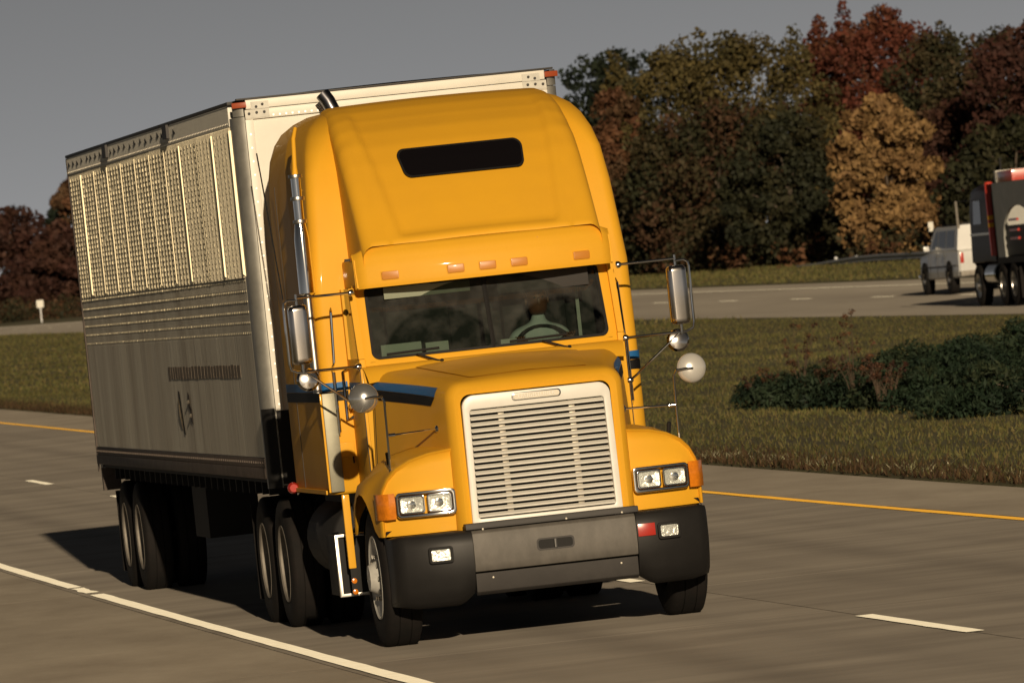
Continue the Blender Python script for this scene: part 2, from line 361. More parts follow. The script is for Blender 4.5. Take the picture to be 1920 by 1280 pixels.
def paint(name, x0, x1, y0, y1, m, zf, parent, step=2.0, ragged=0.0, off=0.006):
    n = max(2, int((y1-y0)/step)+1); Y = [y0+(y1-y0)*i/(n-1) for i in range(n)]
    L_ = [x0 + random.uniform(-ragged, ragged) for _ in Y]; R_ = [x1 + random.uniform(-ragged, ragged) for _ in Y]
    v = []; f = []
    for i, y in enumerate(Y): v += [(L_[i], y, zf(L_[i], y)+off), (R_[i], y, zf(R_[i], y)+off)]
    for i in range(n-1): f.append((2*i, 2*i+1, 2*i+3, 2*i+2))
    b = B().add(v, f); return b.build(name, m, parent, smooth=False)
zrf = lambda x, y: zr(y)
paint('edge_line', XE-0.065, XE+0.065, -70, 17.0, WHP, zrf, road, 0.7, 0.006)
paint('edge_line', XE-0.060, XE+0.060, 17.5, 19.0, WHP, zrf, road, 0.3, 0.02)
paint('edge_line', XE-0.065, XE+0.065, 19.2, 180, WHP, zrf, road, 0.7, 0.006)
paint('yellow_edge_line', XY-0.06, XY+0.06, -60, 420, YLP, zrf, road, 0.9, 0.006)
for k in range(-5, 14):
    y0 = -5.75 + k*12.8
    paint('lane_dash', XD-0.058, XD+0.062, y0, y0+3.6, WHP, zrf, road, 0.4, 0.005)
# opposite carriageway
g = B(); g.grid(lambda x, y: (x, y, opz(x, y)), [OX0, 33, 37, OX1], [-60+i*4 for i in range(150)] + [600, 900, 1500])
road2 = struct(g.build('opposite_road', OPC, sharp=180)); tag(road2, 'pale concrete carriageway beyond the grass median', None)
#paint('yellow_edge_line', 31.0, 31.12, 0, 500, YLP, opz, road2, 4, off=0.012)
paint('edge_line', 38.5, 38.64, 0, 500, WHP, opz, road2, 4, off=0.012)
for k in range(0, 32):
    paint('lane_dash', 34.7, 34.85, 60+k*12.2, 63.1+k*12.2, WHP, opz, road2, 1.0, off=0.012)

# ------------------------------------------------------------------ wheels
def tyre_profile(w, R):
    h = w/2
    return [(-h*0.78, R*0.56), (-h*0.95, R*0.62), (-h, R*0.78), (-h*0.97, R*0.90), (-h*0.86, R*0.975), (-h*0.72, R), (-h*0.36, R), (-h*0.34, R-0.012), (-h*0.30, R-0.012), (-h*0.28, R),
            (h*0.28, R), (h*0.30, R-0.012), (h*0.34, R-0.012), (h*0.36, R), (h*0.72, R), (h*0.86, R*0.975), (h*0.97, R*0.90), (h, R*0.78), (h*0.95, R*0.62), (h*0.78, R*0.56)]
def make_wheel(parent, loc, w, R, out, rimmat, dual=False, dish=0.06):
    """out: +1/-1 outer side along X"""
    h = holder('wheel', parent, loc)
    b = B().lathe(tyre_profile(w, R), (0, 0, 0), (1, 0, 0), 40); b.build('tyre', RUB, h, sharp=50)
    if dual: b = B().lathe(tyre_profile(w, R), (-out*(w+0.045), 0, 0), (1, 0, 0), 40); b.build('inner_tyre', RUB, h, sharp=50)
    r = R*0.60
    pr = [(w*0.46, r), (w*0.49, r*0.985), (w*0.45, r*0.93), (w*0.30-dish, r*0.86), (w*0.22-dish, r*0.62), (w*0.24-dish, r*0.42), (w*0.40-dish, r*0.36), (w*0.52-dish, r*0.30), (w*0.52-dish, 0.0)]
    b = B().lathe(pr, (0, 0, 0), (out, 0, 0), 36); b.build('rim', rimmat, h, sharp=30)
    b = B()
    for k in range(10):
        t = 2*pi*k/10; c = Vector((out*(w*0.22-dish), cos(t)*r*0.52, sin(t)*r*0.52)); b.tube([c, c+Vector((out*0.035, 0, 0))], 0.017, 6)
    b.build('lug_nuts', CHR, h)
    return h

# ------------------------------------------------------------------ yellow tractor
T = thing('semi_truck_tractor', 'bright yellow semi truck tractor with white slatted grille and tall sleeper roof', 'truck')
# --- hood
HY = [0.245, 0.225, 0.25, 0.33, 0.5, 0.8, 1.2, 1.6, 1.95]
HW_ = [0.540, 0.585, 0.620, 0.642, 0.665, 0.705, 0.775, 0.855, 0.925]
HT = [1.750, 1.795, 1.825, 1.845, 1.858, 1.880, 1.905, 1.932, 1.955]
HR = [0.07, 0.09, 0.11, 0.12, 0.13, 0.14, 0.15, 0.15, 0.15]
HB = [0.80, 0.80, 0.80, 0.80, 0.80, 0.95, 1.10, 1.10, 1.10]
def hood_sec(y=None, i=None):
    if i is None: w_, t_, r_, b_ = (interp(y, HY[2:], q[2:]) for q in (HW_, HT, HR, HB))
    else: y, w_, t_, r_, b_ = HY[i], HW_[i], HT[i], HR[i], HB[i]
    P = []
    fl = 0.04*smooth(0.3, 0.8, y)
    for k in range(8):
        q = k/8; z = lerp(b_, t_-r_, q); P.append((w_ + fl*(1-q), z))
    for k in range(7):
        a = k/6*pi/2; P.append((w_-r_+r_*cos(a), t_-r_+r_*sin(a)))
    for k in range(1, 7): q = k/6; x = (w_-r_)*(1-q); P.append((x, t_ + 0.022*smooth(0.24, 0.40, y)*(1-(x/(w_-r_))**2)))
    full = [(-x, z) for x, z in P] + [(x, z) for x, z in reversed(P[:-1])]
    return [(x, y, z) for x, z in full]
b = B().loft([hood_sec(i=i) for i in range(len(HY))]); hood = b.build('hood', YEL, T, sharp=50)
# raised centre spine of the hood and its crease lines
b = B().grid(lambda u, v: (u*lerp(0.42, 0.60, v), lerp(0.45, 1.9, v), interp(lerp(0.45, 1.9, v), HY[2:], HT[2:]) + 0.026 + 0.022*cos(u*pi/2)**0.5*smooth(0, 0.15, v) - 0.012*abs(u)), [-1+i/8 for i in range(17)], [i/10 for i in range(11)])
b.build('hood_bulge', YEL, hood, sharp=60)
def hood_x(y, z):
    s = [(p[0], p[2]) for p in hood_sec(y)]; n = len(s)//2; s = s[n+1:][::-1]   # right half, bottom to top
    zs_ = [p[1] for p in s]; return float(np.interp(z, zs_, [p[0] for p in s]))
def hood_stripe(name, y0, y1, z0a, z1a, z0b, z1b, m, slant=0.0):
    for sx in (-1, 1):
        def fn(u, v):
            z = lerp(lerp(z0a, z0b, u), lerp(z1a, z1b, u), v); y = lerp(y0+slant*(1-v), y1, u); return (sx*(hood_x(y, z)+0.005), y, z)
        B().grid(fn, [i/14 for i in range(15)], [i/4 for i in range(5)]).build(name, m, hood)
hood_stripe('blue_stripe', 0.55, 1.95, 1.752, 1.815, 1.835, 1.888, BLU)
hood_stripe('black_stripe', 0.55, 1.95, 1.690, 1.748, 1.760, 1.831, BLK, 0.10)
for sx in (-1, 1):     # cut line of the tilting hood and its latches
    B().grid(lambda u, v: (sx*(hood_x(lerp(1.90, 1.912, u), lerp(1.12, 1.90, v))+0.0035), lerp(1.90, 1.912, u), lerp(1.12, 1.90, v)), [0, 1], [k/10 for k in range(11)]).build('hood_seam', DRK, hood)
# --- grille
GY = 0.195
gf = lambda a, b_, t: (a, GY + 0.02*(a/0.54)**2 + t, b_)
outer = rpoly([(-0.542, 0.80), (0.542, 0.80), (0.532, 1.742), (-0.532, 1.742)], [0.03, 0.03, 0.085, 0.085], 6, 6)
inner = rpoly([(-0.492, 0.868), (0.492, 0.868), (0.482, 1.640), (-0.482, 1.640)], 0.02, 6, 6)
b = B().ring(outer, inner, gf, 0.07); grille = b.build('grille', GRW, T, bevel=0.010)
NB = 18
for i in range(NB):
    z = 0.868 + (i+0.5)*(0.772/NB); wx = lerp(0.490, 0.480, i/NB)
    b = B().obox((0, GY+0.035, z), (wx, 0, 0), (0, 0.022, 0.0085), (0, -0.002, 0.0058)); b.build('grille_bar', GRW, grille, bevel=0.003, seg=1)
for x in (-0.255, 0.255):
    B().box(x-0.022, x+0.022, GY+0.062, GY+0.080, 0.87, 1.64).build('grille_post', DULL, grille, bevel=0.006)
B().box(-0.49, 0.49, GY+0.12, GY+0.13, 0.86, 1.65).build('radiator_screen', CHA, grille)
bo = rrect(-0.178, 0.178, 1.672, 1.728, 0.026, 6, 3)
badge = B().prism(bo, lambda a, b_, t: (a, GY-0.012+t, b_), 0.016).build('badge', CHR, grille, bevel=0.004)
B().prism(rrect(-0.166, 0.166, 1.680, 1.720, 0.018, 6, 3), lambda a, b_, t: (a, GY-0.0155+t, b_), 0.008).build('badge_plate', DULL, badge)
def text_mesh(s, size, place, name, m, parent, depth=0.002):
    cu = bpy.data.curves.new(name, 'FONT'); cu.body = s; cu.size = size; cu.extrude = depth; cu.align_x = 'CENTER'; cu.align_y = 'CENTER'; cu.space_character = 1.05
    to = bpy.data.objects.new(name, cu); COL.objects.link(to); bpy.context.view_layer.update()
    me = bpy.data.meshes.new_from_object(to.evaluated_get(bpy.context.evaluated_depsgraph_get())); bpy.data.objects.remove(to)
    for v in me.vertices: v.co = place(v.co.x, v.co.y, v.co.z)
    me.materials.clear(); me.materials.append(m); o = bpy.data.objects.new(name, me); COL.objects.link(o); o.parent = parent; return o
text_mesh('FREIGHTLINER', 0.040, lambda a, b_, t: (a*0.98, GY-0.0185-t, 1.700+b_), 'badge_lettering', GRW, badge)
# --- fenders, lamps
def fender(sx):
    ysec = [0.315, 0.29, 0.30, 0.345, 0.42, 0.52, 0.62, 0.75, 0.9, 1.05, 1.2, 1.35, 1.5, 1.60, 1.66, 1.70, 1.715]
    secs = []
    for i, y in enumerate(ysec):
        s = smooth(0.3, 1.0, y); e = smooth(1.25, 1.72, y) + 1.6*smooth(1.62, 1.73, y)
        xo = 1.165 + 0.055*s - 0.02*e; zt = 1.385 + 0.03*s - 0.10*e
        arch = 0.50 + sqrt(max(0, 0.61**2 - (y-1.02)**2)) if abs(y-1.02) < 0.61 else 0.5
        zb = max(0.803, arch) if y > 0.42 else 0.803
        if y > 1.5: zb = max(zb, 0.80)
        ins = [0.03, 0.012, 0.004, 0, 0][i] if i < 5 else 0
        prof = []
        A = [(0.50, zt+0.02), (0.66, zt), (0.80, zt-0.015), (0.93, zt-0.05), (1.03, zt-0.10), (1.095, zt-0.165), (xo-0.030, zt-0.24), (xo-0.008, zt-0.31), (xo, zt-0.38)]
        for (x, z) in A: prof.append((x-ins*0.3, z-ins))
        zl = A[-1][1]-ins
        for k in range(1, 6):
            z = lerp(zl, min(zb, zl-0.01), k/5); prof.append((xo-ins, z))
        prof = [(x, z if z > zb else max(z, zb)) for x, z in prof]
        sweep = [0.16*max(0, (x-0.60)/0.56)**2.2*(1-smooth(0.5, 1.0, y)) for x, z in prof]
        secs.append([(sx*x, y + sw, z) for (x, z), sw in zip(prof, sweep)])
    fr = secs[0]                                    # front wall: strips down from the first section
    nz_ = 10; wall = []
    for k in range(nz_+1):
        q = k/nz_; wall.append([(p[0], p[1] + 0.02*q*q, lerp(p[2], 0.803, q)) for p in fr])
    b = B().loft(wall[::-1] + secs[1:]); o = b.build('fender', YEL, T, sharp=55)
    B().loft([[(sx*0.60, y, zz*0.97), (sx*1.0, y, zz*0.95), (sx*1.13, y, zz*0.86), (sx*1.15, y, zz*0.80)] for y, zz in ((0.45, 0.95), (0.6, 1.15), (0.8, 1.24), (1.02, 1.27), (1.3, 1.22), (1.5, 1.08), (1.62, 0.86))]).build('wheel_well', CHA, o)
    return o
def swp(x): return 0.16*max(0, (abs(x)-0.60)/0.56)**2.2
for sx in (-1, 1):
    fd = fender(sx)
    fy = lambda a: 0.295 + swp(a)
    hl = lambda a, b_, t: (sx*a, fy(a) - 0.055 + t, b_)
    o_ = rrect(0.640, 1.055, 0.925, 1.108, 0.03, 6, 8); i_ = rrect(0.664, 1.040, 0.948, 1.086, 0.022, 6, 8)
    bez = B().ring(o_, i_, hl, 0.075).build('headlight', CHR, T, bevel=0.006)
    for (a0, a1) in ((0.668, 0.842), (0.860, 1.036)):
        cx = (a0+a1)/2
        fl_ = lambda a, b_, t: (sx*a, fy(a)+0.012-t, b_)
        B().disc(rrect(a0, a1, 0.952, 1.082, 0.02, 5, 3), lambda a, b_, t: (sx*a, fy(a)-0.036+0.07*t, b_), 7, 0.3).build('reflector', LMP, bez)
        B().lathe([(0.0, 0.034), (-0.018, 0.030), (-0.022, 0.0)], (sx*cx, fy(cx)-0.014, 1.015), (0, 1, 0), 18).build('bulb_cover', CHR, bez)
        B().ring(rrect(a0, a1, 0.952, 1.082, 0.02, 5, 3), rrect(a0+0.012, a1-0.012, 0.964, 1.070, 0.016, 5, 3), lambda a, b_, t: (sx*a, fy(a)-0.051+t, b_), 0.02).build('lamp_rim', CHR, bez, bevel=0.003)
        B().disc(rrect(a0, a1, 0.952, 1.082, 0.02, 5, 3), lambda a, b_, t: (sx*a, fy(a)-0.042-t, b_), 5, 0.010).build('lens', LNS, bez)
    # wrap-round amber turn signal
    def am(u, v):
        a = lerp(1.06, 1.172, min(1, u*1.5)); y = fy(1.06) - 0.045 + (0 if u < 0.4 else (u-0.4)*0.30) + 0.035*u
        return (sx*(a + (0.008 if u > 0.6 else 0)), y - 0.012*sin(pi*v), lerp(0.925, 1.108, v))
    B().grid(am, [i/8 for i in range(9)], [i/6 for i in range(7)]).build('turn_signal', AMB, T, sharp=60)
# --- bumper
def bsweep(x): return 0.02 + 0.16*max(0, (abs(x)-0.62)/0.52)**2.0
def bump_piece(name, x0, x1, prof, m, parent, n=12, dy=0.0):
    secs = []
    for k in range(n+1):
        x = lerp(x0, x1, k/n); secs.append([(x, bsweep(x) + py + dy, pz) for py, pz in prof])
    return B().loft(secs, closed=True, cap0=True, cap1=True).build(name, m, parent, bevel=0.006, sharp=45)
mainp = [(0.03, 0.795), (0.0, 0.775), (-0.012, 0.70), (-0.010, 0.56), (0.012, 0.505), (0.10, 0.50), (0.16, 0.55), (0.16, 0.795)]
bumper = bump_piece('bumper', -0.585, 0.585, mainp, BMG, T)
for sx in (-1, 1):
    pr = [(0.03, 0.800), (-0.001, 0.775), (-0.014, 0.70), (-0.011, 0.56), (0.006, 0.49), (0.03, 0.41), (0.07, 0.325), (0.13, 0.280), (0.25, 0.29), (0.25, 0.80)]
    secs = []
    for k in range(15):
        x = lerp(0.588, 1.125, k/14); q = (x-0.588)/0.537; up = 0.085*max(0, 1-q*4.5)**1.5 + 0.05*max(0, q-0.75)*4*0.6
        secs.append([(sx*x, bsweep(x)+py + (0.03 if k == 14 else 0), pz + (up*(0.5-pz)/0.25 if pz < 0.5 else 0) - (0.012 if k == 14 and pz > 0.7 else 0)) for py, pz in pr])
    secs.append([(sx*1.135, y + 0.30*(i in (7, 8, 9)) + 0.05, z) for i, (x, y, z) in enumerate(secs[-1])])
    B().loft(secs, closed=True, cap0=True, cap1=True).build('bumper_end', PLA, bumper, sharp=50)
bump_piece('air_dam', -0.582, 0.582, [(0.03, 0.492), (0.05, 0.36), (0.09, 0.335), (0.12, 0.36), (0.12, 0.492)], VAL, bumper)
bump_piece('bumper_top_strip', -0.62, 0.62, [(0.035, 0.845), (0.03, 0.802), (0.15, 0.802), (0.15, 0.845)], DRK, bumper)
so_ = rrect(-0.135, 0.135, 0.607, 0.693, 0.025, 5, 3); si_ = rrect(-0.123, 0.123, 0.618, 0.682, 0.02, 5, 3)
tow = B().prism(so_, lambda a, b_, t: (a, -0.0125+t+0.02, b_), 0.012).build('tow_opening', CHA, bumper)
B().ring(so_, si_, lambda a, b_, t: (a, -0.0145+t+0.02, b_), 0.012).build('tow_frame', DRK, tow)
B().tube([(0, 0.0, 0.62), (0, 0.0, 0.68)], 0.012, 8).build('tow_pin', ALU, tow)
for (x, z) in ((-0.46, 0.455), (0.46, 0.455), (-0.50, 0.80), (0.10, 0.81), (0.50, 0.81)):
    B().lathe([(0, 0.007), (-0.008, 0.007), (-0.009, 0.0)], (x, bsweep(x)+0.040 if z < 0.5 else bsweep(x)+0.034, z), (0, 1, 0), 8).build('bolt', DULL, bumper)
for sx in (-1, 1):
    fo = rrect(-0.085, 0.085, -0.058, 0.058, 0.02, 5, 3); fi = rrect(-0.066, 0.066, -0.040, 0.040, 0.012, 5, 3); xc = sx*0.82
    ff = lambda a, b_, t: (xc+a, bsweep(xc+a)-0.050+t, 0.652+b_)
    fog = B().ring(fo, fi, ff, 0.03).build('fog_light', CHA, bumper, bevel=0.004)
    B().disc(fi, lambda a, b_, t: (xc+a, bsweep(xc+a)-0.026+0.05*t, 0.652+b_), 6, 0.08).build('reflector', LMP, fog)
    B().disc(fi, lambda a, b_, t: (xc+a, bsweep(xc+a)-0.040-t, 0.652+b_), 5, 0.006).build('lens', LNS, fog)
B().obox((0.655, bsweep(0.655)-0.022, 0.672), (0.062, 0, 0), (0, 0.003, 0), (0, 0, 0.044)).build('red_plate', RED, bumper, bevel=0.002)
# --- cab: lower body, windshield frame, cowl
def WS(x, z, t=0.0): return (x, 1.93 + (z-2.0)*0.36 + 0.15*(x/0.95)**2 + t, z)
outer = rpoly([(-0.975, 1.93), (0.975, 1.93), (0.955, 2.62), (-0.955, 2.62)], [0.03, 0.03, 0.05, 0.05], 6, 8)
inner = rpoly([(-0.880, 2.045), (0.880, 2.045), (0.868, 2.57), (-0.868, 2.57)], [0.055, 0.055, 0.03, 0.03], 6, 8)
wsf = B().ring(outer, inner, lambda a, b_, t: WS(a, b_, t), 0.06).build('windshield_frame', YEL, T, bevel=0.012)
in2 = rpoly([(-0.862, 2.063), (0.862, 2.063), (0.850, 2.555), (-0.850, 2.555)], [0.045, 0.045, 0.02, 0.02], 6, 8)
B().ring([(a*1.002, b_) for a, b_ in inner], in2, lambda a, b_, t: WS(a, b_, -0.006+t), 0.03).build('gasket', CHA, wsf)
for s0, s1 in ((-0.862, -0.014), (0.014, 0.862)):
    pl = rrect(min(s0, s1), max(s0, s1), 2.063, 2.555, 0.03, 5, 6)
    B().disc(pl, lambda a, b_, t: WS(a, b_, 0.012), 6).build('windshield_pane', WSG, T)
B().grid(lambda u, v: WS(u*0.016, lerp(2.05, 2.57, v), -0.012 + 0.01*abs(u)), [-1, 0, 1], [0, 1]).build('windshield_divider', CHA, wsf)
# cowl between hood and windshield
B().grid(lambda u, v: (u*lerp(0.95, 0.975, v), lerp(1.80, 1.945, v) + 0.15*u*u*v + 0.08*u*u*(1-v), lerp(1.93, 2.005, v) + 0.03*sin(pi*v) - 0.05*u*u*(1-v)), [-1+i/10 for i in range(21)], [i/5 for i in range(6)]).build('cowl', YEL, T, sharp=60)
B().grid(lambda u, v: (u*0.965, 1.86 + 0.15*u*u + 0.02*v, lerp(1.10, 1.99, v)), [-1+i/8 for i in range(17)], [0, .25, .5, .75, 1]).build('firewall', YEL, T, sharp=60)
for sx in (-1, 1):
    x = sx*0.985; f_ = lambda a, b_, t: (x - sx*t, a, b_)
    low = B().prism([(2.02, 1.08), (2.74, 1.08), (2.74, 2.06), (2.06, 2.06)], f_, 0.05).build('door', YEL, T, bevel=0.012)
    B().prism([(2.06, 2.061), (2.12, 2.061), (2.28, 2.58), (2.24, 2.58)], f_, 0.045).build('window_frame', YEL, low)
    B().prism([(2.66, 2.061), (2.74, 2.061), (2.74, 2.58), (2.66, 2.58)], f_, 0.045).build('window_frame', YEL, low)
    B().prism([(2.20, 2.581), (2.74, 2.581), (2.74, 2.78), (2.10, 2.78), (2.03, 2.60)], lambda a, b_, t: (sx*(0.945-t), a, b_), 0.05).build('cab_header', YEL, low, bevel=0.01)
    B().prism([(2.12, 2.062), (2.66, 2.062), (2.66, 2.58), (2.28, 2.58)], lambda a, b_, t: (x-sx*0.02-sx*t, a, b_), 0.006).build('door_window', SGL, low)
    B().obox((x+sx*0.018, 2.62, 1.72), (0.012, 0, 0), (0, 0.06, 0), (0, 0, 0.018)).build('door_handle', CHR, low, bevel=0.006)
    B().box(min(x, x+sx*0.004), max(x, x+sx*0.004), 2.03, 2.045, 1.12, 2.02).build('door_gap', DRK, low)
    # grab rail loop
    gy = 2.68; gx = x + sx*0.045
    B().tube([(x, gy, 1.64), (gx, gy, 1.62), (gx, gy, 1.98), (x, gy, 2.0)], 0.011, 8).build('grab_rail', CHR, T)
    B().tube([(sx*1.10, 2.70, 1.52), (sx*1.10, 2.655, 1.54), (sx*1.10, 2.655, 1.98), (sx*1.10, 2.70, 2.0)], 0.012, 8).build('grab_rail', CHR, T)
    B().tube([(sx*1.10, 2.71, 2.02), (sx*1.09, 2.66, 2.05), (sx*1.075, 2.66, 2.42), (sx*1.07, 2.70, 2.45)], 0.009, 8).build('grab_rail', CHR, T)
    # stripes on the door
    for nm, z0, z1, m in (('blue_stripe', 1.836, 1.892, BLU), ('black_stripe', 1.765, 1.832, BLK)):
        B().box(min(x, x+sx*0.003), max(x, x+sx*0.003), 2.05, 2.73, z0, z1).build(nm, m, low)
B().box(-0.97, 0.97, 2.0, 2.73, 1.06, 1.10).build('cab_floor', CHA, T)
B().box(-0.93, 0.93, 2.69, 2.705, 1.1, 2.80).build('interior_liner', INT, T)
B().box(-0.93, 0.93, 2.12, 2.69, 2.60, 2.63).build('headliner', INT2, T)
# visor with clearance lamps
def VZ(u, v):
    x = u*0.955; y = 1.845 + 0.15*u*u; pts = [(0.05, 2.575), (0.0, 2.568), (-0.006, 2.60), (0.004, 2.72), (0.035, 2.81), (0.075, 2.862), (0.14, 2.875)]
    k = v*(len(pts)-1); i = min(int(k), len(pts)-2); q = k-i
    e = 0.0 if abs(u) < 0.985 else 0.05; dn = 0.055*smooth(0.86, 1.0, abs(u))*v*v
    return (x, y + lerp(pts[i][0], pts[i+1][0], q) + e, lerp(pts[i][1], pts[i+1][1], q) - dn)
us = [-1, -0.992] + [-0.975+i*1.95/28 for i in range(29)] + [0.992, 1]
visor = B().grid(VZ, us, [i/18 for i in range(19)]).build('sun_visor', YEL, T, sharp=60)
B().grid(lambda u, v: (u*0.95, lerp(1.86, 2.12, v)+0.15*u*u, lerp(2.572, 2.60, v)), [-1+i/8 for i in range(17)], [0, 1]).build('visor_underside', DRK, visor)
for sx in (-1, 1):
    B().prism([(2.00, 2.575), (2.10, 2.575), (2.14, 2.78), (2.05, 2.78)], lambda a, b_, t: (sx*(0.950-t), a, b_), 0.03).build('visor_end', YEL, visor)
for x in (-0.71, -0.235, 0.0, 0.235, 0.71):
    lo_ = rrect(x-0.062, x+0.062, 2.618, 2.678, 0.012, 4, 2)
    cl = B().prism(lo_, lambda a, b_, t: (a, 1.845+0.15*(a/0.955)**2 - 0.022 + t, b_), 0.03).build('clearance_light', ORG, T, bevel=0.006)
    B().ring(rrect(x-0.067, x+0.067, 2.613, 2.683, 0.013, 4, 2), lo_, lambda a, b_, t: (a, 1.845+0.15*(a/0.955)**2 - 0.010 + t, b_), 0.02).build('base', YEL, cl)
# --- raised cap above the visor
CY = [1.98, 2.10, 2.25, 2.42, 2.6, 2.8, 3.0, 3.2, 3.4, 3.6, 3.9]; CZ = [2.868, 2.99, 3.145, 3.31, 3.47, 3.62, 3.735, 3.822, 3.88, 3.918, 3.945]
def cap_w(y): return interp(y, [1.98, 2.75, 3.9], [0.885, 0.890, 0.87])
def cap_top(x, y):
    z = interp(y, CY, CZ); zz = z
    hw = interp(zz, [2.87, 3.72], [0.60, 0.72]); ins = smooth(0, 0.05, hw-abs(x))*smooth(2.90, 2.96, zz)*(1-smooth(3.80, 3.93, zz))
    hw2 = hw + 0.07; grv = exp(-((abs(x)-hw2)/0.012)**2)*0.010
    return z - 0.032*ins - grv + 0.02*(1-(x/0.9)**2)
secs = []
for y in [lerp(1.98, 3.85, k/60) for k in range(61)]:
    w_ = cap_w(y); r = 0.10; P = []
    xsn = [-(w_-r)*(1-2*k/56) for k in range(57)]
    eL = cap_top(w_-r, y)
    for k in range(5): P.append((-w_, lerp(2.60, eL-r, k/4)))
    for k in range(1, 6): a = k/6*pi/2; P.append((-(w_-r)-r*cos(a), eL-r+r*sin(a)))
    P += [(x, cap_top(x, y)) for x in xsn]
    for k in range(5, 0, -1): a = k/6*pi/2; P.append(((w_-r)+r*cos(a), eL-r+r*sin(a)))
    for k in range(4, -1, -1): P.append((w_, lerp(2.60, eL-r, k/4)))
    secs.append([(x, y, z) for x, z in P])
front = [(x, y, min(z, 2.868)) for x, y, z in secs[0]]
cap = B().loft([front] + secs).build('roof_fairing', YEL, T, sharp=60)
wpl = rpoly([(-0.432, 3.352), (0.432, 3.352), (0.462, 3.548), (-0.462, 3.548)], 0.055, 8, 4)
def capY(z): return float(np.interp(z, CZ, CY))
rw = B().disc(wpl, lambda a, b_, t: (a, capY(b_)-0.010, b_+0.006), 8).build('roof_window', DGL, cap)
B().ring(rpoly([(-0.445, 3.340), (0.445, 3.340), (0.476, 3.560), (-0.476, 3.560)], 0.06, 8, 4), wpl, lambda a, b_, t: (a, capY(b_)-0.012+t, b_+0.007), 0.02).build('window_seal', CHA, rw)
for i in range(9):     # rock chips on the paint
    x = random.uniform(-0.6, 0.75); z = random.uniform(2.69, 2.82)
    B().lathe([(0, 0.007), (-0.003, 0.006), (-0.003, 0)], (x, 1.845+0.15*(x/0.955)**2+0.012+max(0, (z-2.72)*0.3), z), (0, 1, 0), 7).build('rivet', ORG, visor)
# --- sleeper box
SZ = [(1.08, 1.195, 2.735), (1.10, 1.205, 2.72), (1.6, 1.205, 2.72), (2.2, 1.203, 2.725), (2.6, 1.20, 2.74), (2.9, 1.195, 2.78), (3.2, 1.19, 2.85), (3.45, 1.178, 2.95), (3.6, 1.152, 3.05), (3.72, 1.105, 3.17), (3.80, 1.045, 3.29), (3.865, 0.95, 3.42), (3.91, 0.84, 3.58), (3.935, 0.68, 3.78), (3.945, 0.45, 4.0)]
secs = []
for z, w_, yf in SZ:
    yb = 4.82 - max(0, 1.2-w_)*0.2
    r0 = 0.085 if z < 3.5 else 0.085 + (z-3.5)*0.35
    ym = min(yf+0.75, yb-0.25); wf = min(w_-0.006, interp(z, [2.6, 2.9, 3.2, 3.45, 3.6, 3.72, 3.8, 3.865, 3.91], [1.205, 1.165, 1.14, 1.11, 1.075, 1.03, 0.98, 0.905, 0.82]))
    ol = rpoly([(-wf, yf), (wf, yf), (w_, ym), (w_, yb), (-w_, yb), (-w_, ym)], [r0, r0, 0.10, 0.05, 0.05, 0.10], 7, 8)
    secs.append([(x, y, z) for x, y in ol])
sleeper = B().loft(secs, closed=True, cap0=True, cap1=True).build('sleeper', YEL, T, sharp=60)
for sx in (-1, 1):
    for nm, z0, z1, m in (('blue_stripe', 1.842, 1.905, BLU), ('black_stripe', 1.768, 1.838, BLK)):
        b = B(); pth = [(1.00, 2.718), (1.118, 2.718)] + [(1.12+0.088*sin(k/6*pi/2), 2.808-0.088*cos(k/6*pi/2)) for k in range(1, 7)] + [(1.2085, 4.76)]
        b.loft([[(sx*px, py-0.001, z) for px, py in pth] for z in (z0, z1)]).build(nm, m, sleeper)
    # body seams on the sleeper side
    B().box(min(sx*1.205, sx*1.208), max(sx*1.205, sx*1.208), 4.20, 4.212, 1.12, 3.4).build('panel_seam', DRK, sleeper)
    B().box(min(sx*1.203, sx*1.225), max(sx*1.203, sx*1.225), 2.86, 4.72, 1.085, 1.115).build('drip_rail', YEL, sleeper)
B().box(-1.15, -1.0, 2.700, 2.7185, 1.35, 1.46).build('vent_plate', YEL, sleeper, bevel=0.004)
B().box(-1.018, -1.008, 2.708, 2.7195, 1.30, 1.40).build('latch_slot', CHA, sleeper)
# exhaust stack with heat shield against the sleeper corner
SX, SY = -1.225, 2.73
st = B().tube([(SX, SY, 2.56), (SX, SY, 2.58), (SX, SY, 2.98), (SX, SY, 3.10)], [0.03, 0.060, 0.056, 0.040], 18).build('exhaust_stack', CHR, T, sharp=40)
B().tube([(SX, SY, 3.10), (SX, SY, 3.44)], 0.036, 16).build('muffler_pipe', CHR, st)
B().tube([(SX, SY, 3.44), (SX+0.004, SY, 3.52), (SX+0.02, SY+0.04, 3.72), (SX+0.05, SY+0.10, 3.80)], [0.026, 0.017, 0.016, 0.014], 12).build('tail_pipe', YEL, st)
for z in (3.11, 3.28, 3.445):
    B().lathe([(-0.014, 0.03), (-0.014, 0.052), (0.014, 0.052), (0.014, 0.03)], (SX, SY, z), (0, 0, 1), 18).build('clamp', ALU, st, bevel=0.004)
B().tube([(SX, SY, 3.34), (-1.17, 2.90, 3.34)], 0.012, 8).build('bracket', ALU, st)
B().tube([(SX, SY, 2.9), (-1.19, 2.80, 2.9)], 0.012, 8).build('bracket', ALU, st)
sh = B().box(-1.205, -1.105, 2.690, 2.712, 1.10, 1.83).build('heat_shield', mat('tarnished_shield', (0.26, 0.25, 0.19), 0.5, metal=0.6, noise=0.2, nscale=6), T, bevel=0.006)
B().box(-1.222, -1.206, 2.690, 2.712, 1.10, 1.83).build('shield_edge', YEL, sh, bevel=0.004)
B().tube([(SX, SY, 1.84), (SX, SY, 2.57)], 0.034, 14).build('lower_pipe', ALU, st)
